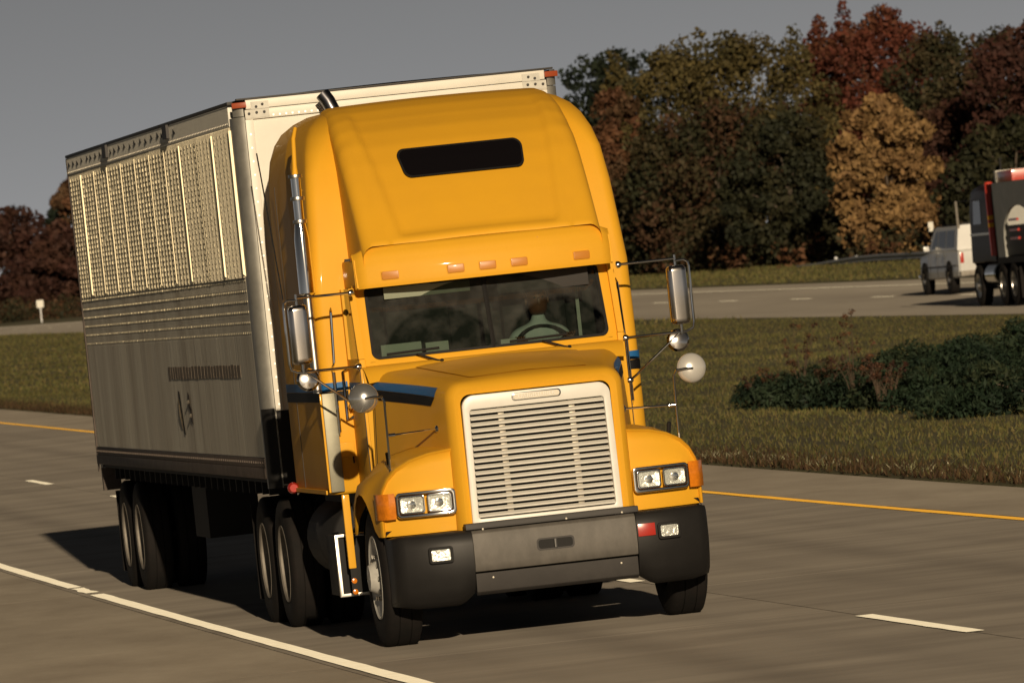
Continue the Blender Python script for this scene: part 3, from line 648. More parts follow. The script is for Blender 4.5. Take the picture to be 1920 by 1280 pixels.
# second exhaust tip curving back above the roof
pts = [(-0.52, 5.42, 2.2), (-0.52, 5.42, 3.86), (-0.53, 5.43, 3.95), (-0.565, 5.45, 4.04), (-0.60, 5.47, 4.10)]
ex = B().tube(pts, 0.058, 16, cap=False).build('rear_exhaust_pipe', mat('blued_steel', (0.20, 0.20, 0.22), 0.3, metal=1.0, noise=0.3, nscale=9), T)
B().tube([(-0.56, 5.445, 4.03), (-0.598, 5.468, 4.095)], 0.050, 14).build('pipe_bore', CHA, ex)
B().tube([(-1.212, 4.35, 2.55), (-1.225, 4.5, 3.0), (-1.25, 4.72, 3.68)], 0.006, 6).build('whip_antenna', CHA, T)
# --- mirrors
for sx in (-1, 1):
    h = holder('side_mirror', T); mx = 1.405*sx; y = 2.0
    ol = [(a, b_) for a, b_ in rrect(-0.072, 0.072, -0.06, 0.05, 0.04, 6, 2)]
    secs = [[(mx + a*s_*1.0, y + b_*s_, z) for a, b_ in ol] for z, s_ in ((2.068, 0.55), (2.075, 0.85), (2.09, 0.98), (2.11, 1.0), (2.46, 1.0), (2.48, 0.98), (2.495, 0.85), (2.502, 0.55))]
    B().loft(secs, closed=True, cap0=True, cap1=True).build('mirror_housing', MIR, h, sharp=50)
    B().box(mx-0.066, mx+0.066, y+0.0505, y+0.054, 2.10, 2.47).build('mirror_glass', DGL, h)
    xo = sx*1.503
    B().tube([(sx*1.40, y, 2.535), (sx*1.47, y, 2.538), (sx*1.497, y, 2.520), (xo, y, 2.49), (xo, y, 2.08), (sx*1.492, y, 2.035), (sx*1.45, y, 2.015), (sx*1.385, y, 2.005)], 0.0105, 10).build('mirror_loop', CHR, h)
    B().tube([(mx, y, 2.50), (mx, y, 2.58)], 0.010, 8).build('mirror_pin', CHR, h)
    B().tube([(mx, y, 2.0), (mx, y, 2.075)], 0.012, 8).build('mirror_pin', CHR, h)
    B().tube([(sx*0.985, 2.05, 2.550), (mx, y, 2.552)], 0.010, 10).build('mirror_arm', CHR, h)
    B().tube([(sx*0.985, 2.05, 2.010), (mx, y, 2.012)], 0.011, 10).build('mirror_arm', CHR, h)
    B().tube([(sx*1.0, 2.08, 1.70), (sx*1.05, 2.06, 1.735), (sx*1.385, y, 2.005)], 0.009, 10).build('mirror_arm', CHR, h)
    for z in (2.55, 2.01, 1.70):
        B().lathe([(0, 0.026), (0.02, 0.024), (0.035, 0.012), (0.035, 0)], (sx*0.983, 2.055, z), (sx, -0.5, 0), 12).build('arm_mount', CHR, h)
    B().lathe([(-0.02, 0.0), (-0.02, 0.03), (-0.012, 0.068), (0.004, 0.083), (0.014, 0.085), (0.016, 0.0)], (sx*1.375, y+0.02, 1.955), (0, 1, -0.1), 24).build('convex_mirror', MIR, h)
    # fender spot mirror
    h2 = holder('fender_mirror', T); cx = sx*1.185; fy_ = 0.50; cz = 1.765 if sx > 0 else 1.80
    B().lathe([(-0.055, 0.0), (-0.052, 0.035), (-0.040, 0.070), (-0.018, 0.097), (0.0, 0.106), (0.012, 0.107), (0.016, 0.100), (0.016, 0.0)], (cx, fy_, cz), (-0.1*sx, 1, -0.06), 32).build('mirror_bowl', BOWL if sx < 0 else BOWL2, h2, sharp=50)
    px = sx*1.045
    B().tube([(cx, fy_-0.052, cz-0.005), (cx-sx*0.06, fy_-0.062, cz), (px+sx*0.02, fy_-0.05, cz-0.005), (px, fy_-0.03, cz-0.045), (px, fy_, 1.46), (px, fy_+0.005, 1.27)], 0.0095, 10).build('mirror_post', CHR, h2)
    B().lathe([(0.0, 0.034), (0.01, 0.033), (0.028, 0.016), (0.045, 0.012)], (px, fy_+0.005, 1.228), (0, 0, 1), 14).build('post_base', CHR, h2)
    B().tube([(px, fy_, 1.515), (sx*0.67, fy_+0.06, 1.525)], 0.0085, 10).build('mirror_arm', CHR, h2)
    B().lathe([(0, 0.016), (0.05, 0.016)], (px-sx*0.005, fy_, 1.515), (-sx, 0.1, 0), 12).build('arm_clamp', CHR, h2)
    B().lathe([(0, 0.028), (0.02, 0.026), (0.03, 0.01), (0.03, 0)], (sx*0.662, fy_+0.06, 1.525), (sx, -0.4, 0), 14).build('arm_mount', CHR, h2)
    B().tube([(px-sx*0.03, fy_+0.28, 1.30), (px-sx*0.02, fy_+0.25, 1.39)], 0.016, 8).build('hood_latch', CHA, h2)
# wipers
for (x0, x1) in ((-0.40, -0.78), (0.55, 0.12)):
    wp = B().tube([WS(x0, 1.985, -0.06), WS(lerp(x0, x1, 0.45), 2.06, -0.05)], 0.008, 6).build('wiper_arm', CHA, T)
    B().tube([WS(lerp(x0, x1, 0.0), 2.085, -0.03), WS(x1, 2.075, -0.03)], 0.011, 6).build('wiper_blade', CHA, wp)
    B().lathe([(0, 0.020), (0.03, 0.014), (0.03, 0)], WS(x0, 1.975, -0.04), (0, -0.7, 0.7), 10).build('wiper_pivot', CHA, wp)
# --- interior
B().grid(lambda u, v: (u*0.90, lerp(2.06, 2.30, v), lerp(2.03, 2.00, v) + 0.05*exp(-((u-0.42)/0.3)**2)*v), [-1+i/8 for i in range(17)], [i/4 for i in range(5)]).build('dashboard', INT, T)
B().box(-0.80, -0.50, 2.16, 2.28, 2.035, 2.145).build('dash_papers', PAP, T, bevel=0.004)
B().box(-0.47, -0.30, 2.16, 2.26, 2.035, 2.130).build('dash_papers', PAP, T, bevel=0.004)
B().box(0.08, 0.20, 2.12, 2.26, 2.04, 2.095).build('dash_papers', PAP, T, bevel=0.004)
for x in (-0.45, 0.42):
    se = B().box(x-0.26, x+0.26, 2.30, 2.66, 1.50, 1.66).build('seat', INT, T, bevel=0.03)
    B().box(x-0.24, x+0.24, 2.58, 2.685, 1.661, 2.42).build('seat_back', INT, se, bevel=0.03)
    B().box(x-0.2, x+0.2, 2.32, 2.6, 1.10, 1.499).build('seat_base', CHA, se)
sw = B(); n = 28; c = Vector((0.42, 2.235, 1.99)); ax = Vector((0, 0.80, -0.60)).normalized(); a_ = Vector((1, 0, 0)); b_ = ax.cross(a_)
ringp = [c + a_*0.215*cos(2*pi*k/n) + b_*0.215*sin(2*pi*k/n) for k in range(n+1)]
sw.tube(ringp, 0.014, 8, cap=False); wheel_ = sw.build('steering_wheel', INT, T)
bb = B(); bb.lathe([(-0.02, 0), (-0.02, 0.05), (0.02, 0.06)], c, ax, 14)
for k in range(3): t = pi/2 + 2*pi*k/3; bb.tube([c, c + a_*0.21*cos(t) + b_*0.21*sin(t)], 0.012, 6)
bb.tube([c, c + ax*0.4 + Vector((0, -0.1, 0))], 0.025, 8); bb.build('wheel_spokes', INT, wheel_)
B().box(-0.74, -0.10, 2.150, 2.162, 2.475, 2.560).build('sun_flap', mat('pale_green_flap', (0.24, 0.27, 0.20), 0.7), T, bevel=0.004)
B().box(0.10, 0.78, 2.155, 2.167, 2.43, 2.570).build('sun_flap', INT, T, bevel=0.004)
B().tube([(-0.30, 2.66, 2.05), (-0.36, 2.66, 2.60)], 0.014, 6).build('grab_strap', INT2, T)
B().box(0.74, 0.765, 2.60, 2.64, 2.05, 2.58).build('seat_belt', PAP, T)
# --- chassis, steps, axles, wheels
ch = B().box(-0.45, -0.36, 0.35, 8.0, 0.78, 1.02).build('frame_rail', CHA, T); B().box(0.36, 0.45, 0.35, 8.0, 0.78, 1.02).build('frame_rail', CHA, T)
B().box(-0.38, 0.38, 0.55, 1.8, 0.55, 1.25).build('engine_block', CHA, T, bevel=0.05)
B().tube([(-1.0, 1.02, 0.50), (1.0, 1.02, 0.50)], 0.06, 10).build('front_axle', CHA, T)
for y in (5.90, 7.16): B().tube([(-1.1, y, 0.50), (-0.25, y, 0.50), (0, y, 0.52), (0.25, y, 0.50), (1.1, y, 0.50)], [0.07, 0.09, 0.20, 0.09, 0.07], 12).build('drive_axle', CHA, T)
B().lathe([(0, 0.0), (0, 0.5), (0.06, 0.5), (0.06, 0.0)], (0, 6.55, 1.06), (0, 0, 1), 24).build('fifth_wheel', CHA, T)
for sx in (-1, 1):
    B().lathe([(-0.75, 0.0), (-0.75, 0.27), (-0.72, 0.30), (0.72, 0.30), (0.75, 0.27), (0.75, 0.0)], (sx*0.88, 3.95, 0.72), (0, 1, 0), 28).build('fuel_tank', ALU if sx > 0 else CHA, T, sharp=50)
    # boxed step below the door
    X0, X1 = sx*1.06, sx*1.30; xa, xb = min(X0, X1), max(X0, X1)
    stp = B().box(xa, xb, 2.06, 2.55, 0.36, 0.80).build('step_box', CHA, T, bevel=0.006)
    o_ = [(xa-0.004, 0.352), (xb+0.004, 0.352), (xb+0.004, 0.808), (xa-0.004, 0.808)]; i_ = [(xa+0.022, 0.375), (xb-0.022, 0.375), (xb-0.022, 0.785), (xa+0.022, 0.785)]
    B().ring(o_, i_, lambda a, b_, t: (a, 2.02+t, b_), 0.039).build('step_frame', ALU, stp, bevel=0.004)
    B().box(min(sx*1.19, sx*1.245), max(sx*1.19, sx*1.245), 1.83, 1.87, 0.56, 1.10).build('fender_skirt', YEL, T, bevel=0.008)
    for z in (0.47, 0.39):
        B().lathe([(0, 0.022), (-0.015, 0.02), (-0.02, 0)], (sx*1.215, 1.85, z), (0, 1, 0), 10).build('side_marker', AMB, T)
    B().box(min(sx*1.195, sx*1.235), max(sx*1.195, sx*1.235), 1.84, 1.855, 0.36, 0.559).build('marker_plate', CHA, T)
    B().lathe([(-0.03, 0), (-0.03, 0.03), (0, 0.045), (0.02, 0.045), (0.02, 0)], (sx*1.24, 4.70, 1.115), (0, 1, 0), 14).build('rear_marker', RED, T)
    B().box(min(sx*0.75, sx*1.22), max(sx*0.75, sx*1.22), 7.82, 7.835, 0.18, 0.95).build('mud_flap', RUB, T)
    make_wheel(T, (sx*1.035, 1.02, 0.505), 0.27, 0.505, sx, WHW, dish=-0.04)
    dw = make_wheel(T, (sx*1.10, 5.92, 0.505), 0.26, 0.505, sx, RIM, dual=True, dish=0.10)
    dup(dw, (sx*1.10, 7.16, 0.505), T)
B().box(-1.0, 1.0, 2.75, 4.75, 0.95, 1.07).build('sleeper_subframe', CHA, T)
B().box(-0.75, 0.75, 1.9, 4.6, 0.55, 0.95).build('transmission', CHA, T)

# ------------------------------------------------------------------ trailer
TY0, TY1, TH, TW = 5.70, 19.40, 4.125, 1.284
TR = thing('box_trailer', 'weathered quilted metal box trailer hitched behind the yellow truck', 'trailer', (0, TY0, 0))
class BT(B):
    def build(s, *a, **k):
        s.v = [(x, y-TY0, z) for x, y, z in s.v]; return super().build(*a, **k)
# front wall
fw = BT().box(-1.19, 1.19, TY0+0.02, TY0+0.06, 1.12, 3.97).build('front_wall', TRW, TR)
for sx in (-1, 1):
    BT().box(min(sx*1.13, sx*1.192), max(sx*1.13, sx*1.192), TY0-0.004, TY0+0.019, 1.70, 3.965).build('corner_trim', TRW, fw, bevel=0.004)
    b = BT()
    for k in range(21): b.lathe([(0, 0.011), (-0.006, 0.009), (-0.006, 0)], (sx*1.162, TY0-0.004, 1.75+k*0.105), (0, 1, 0), 6)
    b.build('rivets', ALU, fw)
    # rounded corner post
    pth = [(1.193, TY0+0.015)] + [(1.195+0.089*sin(a), TY0+0.16-0.15*cos(a)) for a in [k/6*pi/2 for k in range(7)]] + [(1.284, TY0+0.28)]
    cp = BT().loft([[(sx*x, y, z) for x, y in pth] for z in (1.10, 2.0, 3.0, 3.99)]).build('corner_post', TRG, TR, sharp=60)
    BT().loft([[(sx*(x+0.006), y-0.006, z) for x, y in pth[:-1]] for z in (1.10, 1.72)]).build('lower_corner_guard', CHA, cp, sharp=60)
    BT().loft([[(sx*(x+0.004), y-0.004, z) for x, y in pth[:6]] for z in (3.995, 4.09)]).build('corner_cap', TRG, cp, sharp=60)
    for (dx, dz) in ((1.04, 4.015), (1.10, 4.015), (1.05, 4.075), (1.16, 4.01), (1.10, 4.06)):
        BT().lathe([(0, 0.011), (-0.008, 0.011), (-0.01, 0)], (sx*dx, TY0-0.022, dz), (0, 1, 0), 8).build('bolt', DRK, TR)
    BT().obox((sx*1.232, TY0-0.010, 4.082), (0.055, 0.018*sx, 0), (0, 0.016, 0), (0, 0, 0.022)).build('marker_light', RED2, TR, bevel=0.006)
    BT().box(min(sx*1.0, sx*1.185), max(sx*1.0, sx*1.185), TY0-0.0195, TY0-0.014, 3.975, 4.04).build('corner_plate', TRG, TR)
    BT().box(min(sx*1.0, sx*1.14), max(sx*1.0, sx*1.14), TY0-0.0215, TY0-0.0165, 4.042, 4.10).build('corner_plate', TRG, TR)
BT().box(-1.19, 1.19, TY0-0.014, TY0+0.05, 3.966, 4.042).build('top_rail', TRW, TR, bevel=0.006)
BT().box(-1.18, 1.18, TY0-0.016, TY0+0.05, 4.046, 4.118).build('top_rail', TRW, TR, bevel=0.006)
BT().box(-1.25, 1.25, TY0-0.026, TY0+0.04, 4.120, 4.134).build('roof_lip', DRK, TR, bevel=0.003)
b = BT()
for k in range(40): b.lathe([(0, 0.009), (-0.005, 0.008), (-0.005, 0)], (-0.97+k*0.05, TY0-0.014, 3.985), (0, 1, 0), 6)
b.build('rivets', ALU, TR)
BT().grid(lambda x, y: (x, y, 4.124 + 0.02*(1-(x/1.25)**2)), [-1.25, -0.6, 0, 0.6, 1.25], [TY0+0.02, TY1]).build('roof', TRW, TR)
BT().box(-1.27, 1.27, TY1-0.06, TY1, 1.12, 4.11).build('rear_doors', TRW, TR)
BT().box(-1.25, 1.25, TY0+0.05, TY1-0.06, 1.14, 1.22).build('floor', CHA, TR)
# side panels: quilted upper band with proud buttons and post ribs, plain lower sheet
def side_panel(sx, y0, y1, first):
    b = BT(); x = sx*TW
    b.box(min(x, x-sx*0.03), max(x, x-sx*0.03), y0+0.004, y1-0.004, 1.34, 3.93)
    o = b.build('side_panel', DULL, TR)
    if sx < 0:
        an = lerp(58, 31, smooth(0.0, 9.0, y0-TY0))*random.uniform(0.95, 1.05)  # steeper nearer the cab, so the side brightens like glare there
        q = BT(); ny = 5; dy = (y1-y0)/ny; bright = lerp(0.30, 1.0, smooth(0.0, 7.0, y0-TY0)); dc = 0.008*math.tan(radians(an))
        nr = 13
        def button(yc, zc, hy, hz, d, run):      # raised pad: steep leading face, long flat top
            ya = yc-hy; v = [(x, ya, zc-hz), (x, yc+hy, zc-hz), (x, yc+hy, zc+hz), (x, ya, zc+hz), (x-d, ya+run, zc-hz*0.72), (x-d*0.8, yc+hy*0.8, zc-hz*0.72), (x-d*0.8, yc+hy*0.8, zc+hz*0.72), (x-d, ya+run, zc+hz*0.72)]
            q.add(v, [(4,5,6,7), (0,1,5,4), (1,2,6,5), (2,3,7,6), (3,0,4,7)])
        for i in range(ny):
            yc = y0 + (i+0.5)*dy; col = random.uniform(0.85, 1.15)
            for r in range(13):
                for s2 in (0, 1):
                    zc = 2.775 + r*0.088 + s2*0.042; d = dc + 0.0015 + 0.0062*col*bright*random.uniform(0.75, 1.2)
                    if random.random() < 0.015: continue
                    button(yc+random.uniform(-.006, .006), zc, dy*0.20, 0.0160, d, d*random.uniform(0.3, 0.6))
        for r in range(6):                        # faint last rows below the quilted band
            for i in range(ny*2):
                d = 0.0035 + 0.0050*(1-r/6.5)*random.uniform(0.8, 1.2); button(y0 + (i+0.5)*dy/2, 2.73 - r*0.082, dy*0.17, 0.009, d, d*random.uniform(0.3, 1.0))
        qo = q.build('quilting', STEEL, o, smooth=False); qo['kind'] = 'stuff'
        def corrugate(nm, z0, z1, pitch, ang, m, jit=0.12):      # vertical corrugation: flank angle puts the side's bright sheen into the shape
            nn = int((y1-y0-0.02)/pitch); v = []; f = []; fl = BT()
            for k in range(nn):
                ya = y0+0.01+k*pitch; d = math.tan(ang)*pitch*0.5*random.uniform(1-jit, 1+jit); n0 = len(v)
                v += [(x, ya, z0), (x-d, ya+pitch*0.5, z0), (x, ya+pitch, z0), (x, ya, z1), (x-d, ya+pitch*0.5, z1), (x, ya+pitch, z1)]; f += [(n0, n0+1, n0+4, n0+3), (n0+1, n0+2, n0+5, n0+4)]
            fl.add(v, f); fl.build(nm, m, o, smooth=False)['kind'] = 'stuff'
        for z0_, z1_, k_ in ((2.752, 3.925, 1.0), (2.66, 2.750, 0.60), (2.56, 2.658, 0.48), (2.44, 2.558, 0.27), (2.30, 2.438, 0.23)): corrugate('sheen_corrugation', z0_, z1_, 0.016, radians(an*k_ if z0_ > 2.5 else 16.5), SHEET if z0_ > 2.7 else DULL)  # added ribs, steeper and paler on top to imitate reflected sky
        corrugate('flutes', 1.345, 2.298, 0.024, radians(random.uniform(15.0, 17.5)), DULL, 0.25)
        sd = random.choice([0.014, 0.018, 0.024, 0.020, 0.015])
        BT().add([(x, y0-0.026, 2.76), (x-sd, y0-0.022, 2.78), (x-sd, y0+0.012, 2.78), (x, y0+0.03, 2.76), (x, y0-0.026, 3.90), (x-sd, y0-0.022, 3.90), (x-sd, y0+0.012, 3.90), (x, y0+0.03, 3.90)], [(0,1,5,4), (1,2,6,5), (2,3,7,6), (0,3,2,1), (4,5,6,7)]).build('seam_post', STEEL, o, smooth=False)
NP = 11; py0 = TY0+0.27; pw = (TY1-0.05-py0)/NP
for sx in (-1, 1):
    for i in range(NP): side_panel(sx, py0+i*pw, py0+(i+1)*pw, i == 0)
    x = sx*TW; o0 = lambda d: (min(x-sx*0.03, x+sx*d), max(x-sx*0.03, x+sx*d))
    BT().box(*o0(0.006), TY0+0.27, TY1, 3.931, 4.095).build('upper_side_rail', TRW, TR, bevel=0.004)
    BT().box(*o0(0.014), TY0+0.20, TY1, 4.096, 4.122).build('roof_edge', DRK, TR, bevel=0.003)
    if sx < 0:
        v = []; f = []
        for k in range(560):
            ya = TY0+0.28+k*0.024; n0 = len(v); v += [(x-0.0065, ya, 3.938), (x-0.0095, ya+0.012, 3.938), (x-0.0065, ya+0.024, 3.938), (x-0.0065, ya, 4.088), (x-0.0095, ya+0.012, 4.088), (x-0.0065, ya+0.024, 4.088)]; f += [(n0, n0+1, n0+4, n0+3), (n0+1, n0+2, n0+5, n0+4)]
        BT().add(v, f).build('rail_light_ribs', TRW, TR, smooth=False)['kind'] = 'stuff'  # added ribs; their flanks catch sun to brighten the flat rail
    b = BT()
    for k in range(120): b.lathe([(0, 0.010), (0.008, 0.008), (0.008, 0)], (x+sx*0.006, TY0+0.35+k*0.112, 3.955), (sx, 0, 0), 5)
    b.build('rivets', DULL, TR)
    rl = BT().box(*o0(0.016), TY0+0.26, TY1, 1.175, 1.262).build('bottom_rail', RAIL, TR, bevel=0.005)
    BT().box(*o0(0.009), TY0+0.26, TY1, 1.264, 1.338).build('rub_rail', RAIL, rl, bevel=0.004)
    b = BT()
    for k in range(90): b.lathe([(0, 0.014), (0.010, 0.012), (0.010, 0)], (x+sx*0.009, TY0+0.35+k*0.149, 1.302), (sx, 0, 0), 5)
    b.build('rivets', RAIL, TR)
    BT().box(min(x, x+sx*0.012), max(x, x+sx*0.012), TY1-0.05, TY1+0.01, 1.10, 4.09).build('rear_corner_post', RAIL if sx < 0 else TRG, TR)
# tarp hooks and rail posts under the roof edge on the lit side
for y in (10.4, 15.55): BT().box(-1.318, -1.285, y-0.16, y+0.16, 3.985, 4.098).build('rail_post', DRK, TR)
for k in range(22):
    y = 9.9 + k*0.44 + random.uniform(-0.1, 0.1); s = random.uniform(0.05, 0.12)
    if abs(y-10.4) < 0.25 or abs(y-15.55) < 0.25: continue
    zb = lerp(4.0, 4.025, random.random())
    BT().add([(-1.292, y-s, zb), (-1.292, y+s, zb), (-1.302, y, zb+0.045), (-1.302, y+0.02, zb)], [(0,1,2), (0,3,2), (1,2,3), (0,1,3)]).build('torn_sealant', DRK, TR)
# ghost of removed lettering, scrape and gash on the lower sheet
GH = mat('lettering_ghost', (0.27, 0.215, 0.16), 0.7, noise=0.4, nscale=9)
y = 6.95
while y < 12.3:
    L_ = random.uniform(0.14, 0.24); BT().box(-TW-0.0062, -TW-0.0046, y, y+L_, 1.968+random.uniform(-.004, .004), 2.072+random.uniform(-.004, .004)).build('lettering_ghost', GH, TR); y += L_ + random.uniform(0.012, 0.035)
GA = mat('torn_edge_bright', (0.75, 0.68, 0.55), 0.3, metal=0.9)
gs = BT().add([(-1.292, 11.70, 1.87), (-1.292, 11.52, 1.50), (-1.292, 11.40, 1.49), (-1.292, 11.58, 1.86)], [(0,1,2,3)]).build('gash', CHA, TR)
BT().add([(-1.288, 11.74, 1.83), (-1.288, 11.62, 1.53), (-1.299, 11.58, 1.58), (-1.304, 11.62, 1.68), (-1.298, 11.68, 1.79)], [(0,1,2,3,4)]).build('torn_flap', GA, gs, smooth=False)
for (yy, zz) in ((10.9, 1.775), (10.82, 1.66)):
    g2 = BT().add([(-1.2925, yy-0.08, zz-0.08), (-1.2925, yy+0.08, zz-0.05), (-1.2925, yy+0.06, zz+0.09), (-1.2925, yy-0.06, zz+0.05)], [(0,1,2,3)]).build('gash', RAIL, TR)
    BT().lathe([(0, 0.02), (0.02, 0.012), (0.02, 0)], (-1.291, yy, zz), (-1, -0.6, 0), 6).build('torn_flap', GA, g2)
# undercarriage
for k in range(28): BT().box(-1.2, 1.2, 6.6+k*0.45, 6.65+k*0.45, 1.03, 1.138).build('cross_member', CHA, TR)
for sx in (-1, 1):
    BT().box(min(sx*0.45, sx*0.55), max(sx*0.45, sx*0.55), 14.2, 19.2, 0.72, 1.028).build('slider_rail', CHA, TR)
    lg = BT().box(min(sx*0.72, sx*0.86), max(sx*0.72, sx*0.86), 8.75, 8.89, 0.42, 1.028).build('landing_leg', CHA, TR, bevel=0.01)
    BT().box(min(sx*0.64, sx*0.94), max(sx*0.64, sx*0.94), 8.7, 8.94, 0.36, 0.419).build('landing_foot', CHA, lg)
    BT().box(min(sx*0.70, sx*1.22), max(sx*0.70, sx*1.22), 18.72, 18.735, 0.16, 0.92).build('mud_flap', RUB, TR)
    BT().box(min(sx*1.10, sx*1.27), max(sx*1.10, sx*1.27), 19.28, 19.38, 0.92, 1.135).build('rear_bracket', RAIL, TR)
    for y in (16.85, 18.05):
        make_wheel(TR, (sx*1.10, y-TY0, 0.515), 0.26, 0.505, sx, RIM, dual=True, dish=0.10)
for y in (16.85, 18.05): BT().tube([(-1.0, y, 0.51), (1.0, y, 0.51)], 0.07, 10).build('trailer_axle', CHA, TR)
BT().box(-1.15, 1.15, 19.25, 19.35, 0.52, 0.62).build('rear_guard', CHA, TR)
BT().box(-0.6, 0.6, 6.0, 9.0, 0.95, 1.029).build('upper_coupler', CHA, TR)
BT().box(-1.0, -0.55, 13.0, 14.1, 0.55, 1.029).build('tool_box', CHA, TR)
# closing plate below the front wall in the gap behind the cab
BT().box(-1.188, 1.188, TY0+0.012, TY0+0.019, 1.125, 1.698).build('kick_plate', CHA, TR)
BT().box(-1.19, 1.19, TY0+0.018, TY0+0.05, 1.10, 1.118).build('front_sill', RAIL, TR)

# ------------------------------------------------------------------ driver
D = thing('person', 'truck driver in a pale blue shirt seated behind the windshield', 'person', (0.42, 2.45, 1.66))
def skin_body(name, verts, edges, material, parent, sub=2):
    me = bpy.data.meshes.new(name); me.from_pydata([v[:3] for v in verts], edges, []); o = bpy.data.objects.new(name, me); COL.objects.link(o); o.parent = parent
    sk = o.modifiers.new('skin', 'SKIN'); sk.use_smooth_shade = True
    for i, v in enumerate(verts): me.skin_vertices[0].data[i].radius = (v[3], v[4] if len(v) > 4 else v[3])
    me.skin_vertices[0].data[0].use_root = True
    sb = o.modifiers.new('sub', 'SUBSURF'); sb.levels = sub; sb.render_levels = sub
    me.materials.append(material); return o
V = [(0,0,0.06,0.15,0.12), (0,0.02,0.22,0.15,0.11), (0,0.0,0.38,0.17,0.11), (0,-0.01,0.47,0.11,0.08), (0,-0.03,0.54,0.055), (0,-0.045,0.62,0.05),
     (0.17,0,0.44,0.065), (0.24,-0.06,0.30,0.052), (0.25,-0.17,0.22,0.045), (0.20,-0.235,0.31,0.035), (0.19,-0.25,0.36,0.028),
     (-0.17,0,0.44,0.065), (-0.24,-0.06,0.30,0.052), (-0.25,-0.17,0.22,0.045), (-0.20,-0.235,0.31,0.035), (-0.19,-0.25,0.36,0.028),
     (0.10,-0.05,0.04,0.095), (0.13,-0.36,0.05,0.07), (0.13,-0.40,-0.20,0.05), (0.13,-0.40,-0.46,0.04), (0.13,-0.47,-0.52,0.035),
     (-0.10,-0.05,0.04,0.095), (-0.13,-0.36,0.05,0.07), (-0.13,-0.40,-0.20,0.05), (-0.13,-0.40,-0.46,0.04), (-0.13,-0.47,-0.52,0.035)]
Eg = [(0,1), (1,2), (2,3), (3,4), (4,5), (3,6), (6,7), (7,8), (8,9), (9,10), (3,11), (11,12), (12,13), (13,14), (14,15), (0,16), (16,17), (17,18), (18,19), (19,20), (0,21), (21,22), (22,23), (23,24), (24,25)]
body = skin_body('body', V, Eg, SHIRT, D)
# head with face
secs = []
hd = [(0.60, 0.045, 0.05, 0.0), (0.625, 0.062, 0.075, -0.012), (0.65, 0.072, 0.092, -0.012), (0.69, 0.077, 0.100, -0.005), (0.73, 0.079, 0.102, 0.0), (0.77, 0.076, 0.100, 0.005), (0.81, 0.066, 0.085, 0.008), (0.835, 0.045, 0.055, 0.01), (0.845, 0.01, 0.012, 0.01)]
for z, rx, ry, oy in hd:
    secs.append([(rx*cos(t), -0.045 + oy + ry*sin(t) - (0.018 if abs(t-1.5*pi) < 0.2 and 0.66 < z < 0.72 else 0), z-0.02) for t in [2*pi*k/20 for k in range(20)]])
head = B().loft(secs, closed=True, cap0=True, cap1=True).build('head', SKIN, D, sub=1)
for sx in (-1, 1):
    B().lathe([(0, 0), (0.002, 0.008), (0.004, 0.0)], (sx*0.030, -0.143, 0.715), (0, -1, 0), 10).build('eye', HAIR, head)
    B().lathe([(-0.01, 0.0), (-0.008, 0.024), (0.008, 0.028), (0.01, 0)], (sx*0.080, -0.03, 0.69), (1, 0, 0), 12).build('ear', SKIN, head)
B().obox((0, -0.152, 0.685), (0.012, 0, 0), (0, 0.014, 0.004), (0, 0, 0.024)).build('nose', SKIN, head, bevel=0.006)
B().obox((0, -0.138, 0.648), (0.024, 0, 0), (0, 0.006, 0), (0, 0, 0.005)).build('mouth', HAIR, head, bevel=0.002)
secs = [[((rx+0.008)*cos(t), -0.036 + oy + (ry+0.006)*sin(t)*(1 if sin(t) > 0 else 0.90 if z > 0.75 else 0.1), z-0.012) for t in [2*pi*k/20 for k in range(20)]] for z, rx, ry, oy in hd[3:]]
B().loft(secs, closed=True, cap1=True).build('hair', HAIR, head, sub=1)
for sx in (-1, 1):   # hands closed round the wheel rim
    base = Vector((sx*0.19, -0.25, 0.355)); HV = [(*base, 0.03, 0.02), (base.x-sx*0.005, base.y-0.015, base.z+0.045, 0.034, 0.02)]; HE = [(0, 1)]
    for k in range(4):
        fx = base.x + (k-1.5)*0.019; l = [0.9, 1.0, 0.95, 0.8][k]; i0 = len(HV)
        HV += [(fx, base.y-0.022, base.z+0.068, 0.0095), (fx, base.y-0.022-0.022*l, base.z+0.085*1.0, 0.0088), (fx, base.y-0.050*l, base.z+0.066, 0.008)]
        HE += [(1, i0), (i0, i0+1), (i0+1, i0+2)]
    i0 = len(HV); HV += [(base.x-sx*0.04, base.y-0.02, base.z+0.03, 0.011), (base.x-sx*0.052, base.y-0.035, base.z+0.055, 0.009)]; HE += [(0, i0), (i0, i0+1)]
    skin_body('hand', HV, HE, SKIN, D, 1)

# ------------------------------------------------------------------ van on the opposite carriageway
vx, vy = 35.9, 152.0
VN = thing('utility_wagon', 'boxy white utility wagon driving away on the far carriageway', 'car', (vx, vy, opz(vx, vy)+0.012))
def side_prof(scale=1.0):   # outline of the body from rear (-y) to front (+y): lower body
    return None
body = B()
def sec(y, hw, z0, z1, r=0.10):
    return [(x, y, z) for x, z in rpoly([(-hw, z0), (hw, z0), (hw*0.97, z1), (-hw*0.97, z1)], [0.06, 0.06, r, r], 4, 3)]
lowsecs = [sec(-2.72, 0.90, 0.50, 1.10, 0.05), sec(-2.66, 0.96, 0.42, 1.16), sec(-2.2, 0.98, 0.40, 1.18), sec(0.0, 0.99, 0.40, 1.18), sec(1.1, 0.985, 0.40, 1.17), sec(1.25, 0.98, 0.40, 1.14), sec(2.3, 0.96, 0.42, 1.08), sec(2.55, 0.93, 0.45, 1.02), sec(2.62, 0.86, 0.50, 0.96, 0.05)]
vb = B().loft(lowsecs, closed=True, cap0=True, cap1=True).build('body', VANW, VN, sharp=40)
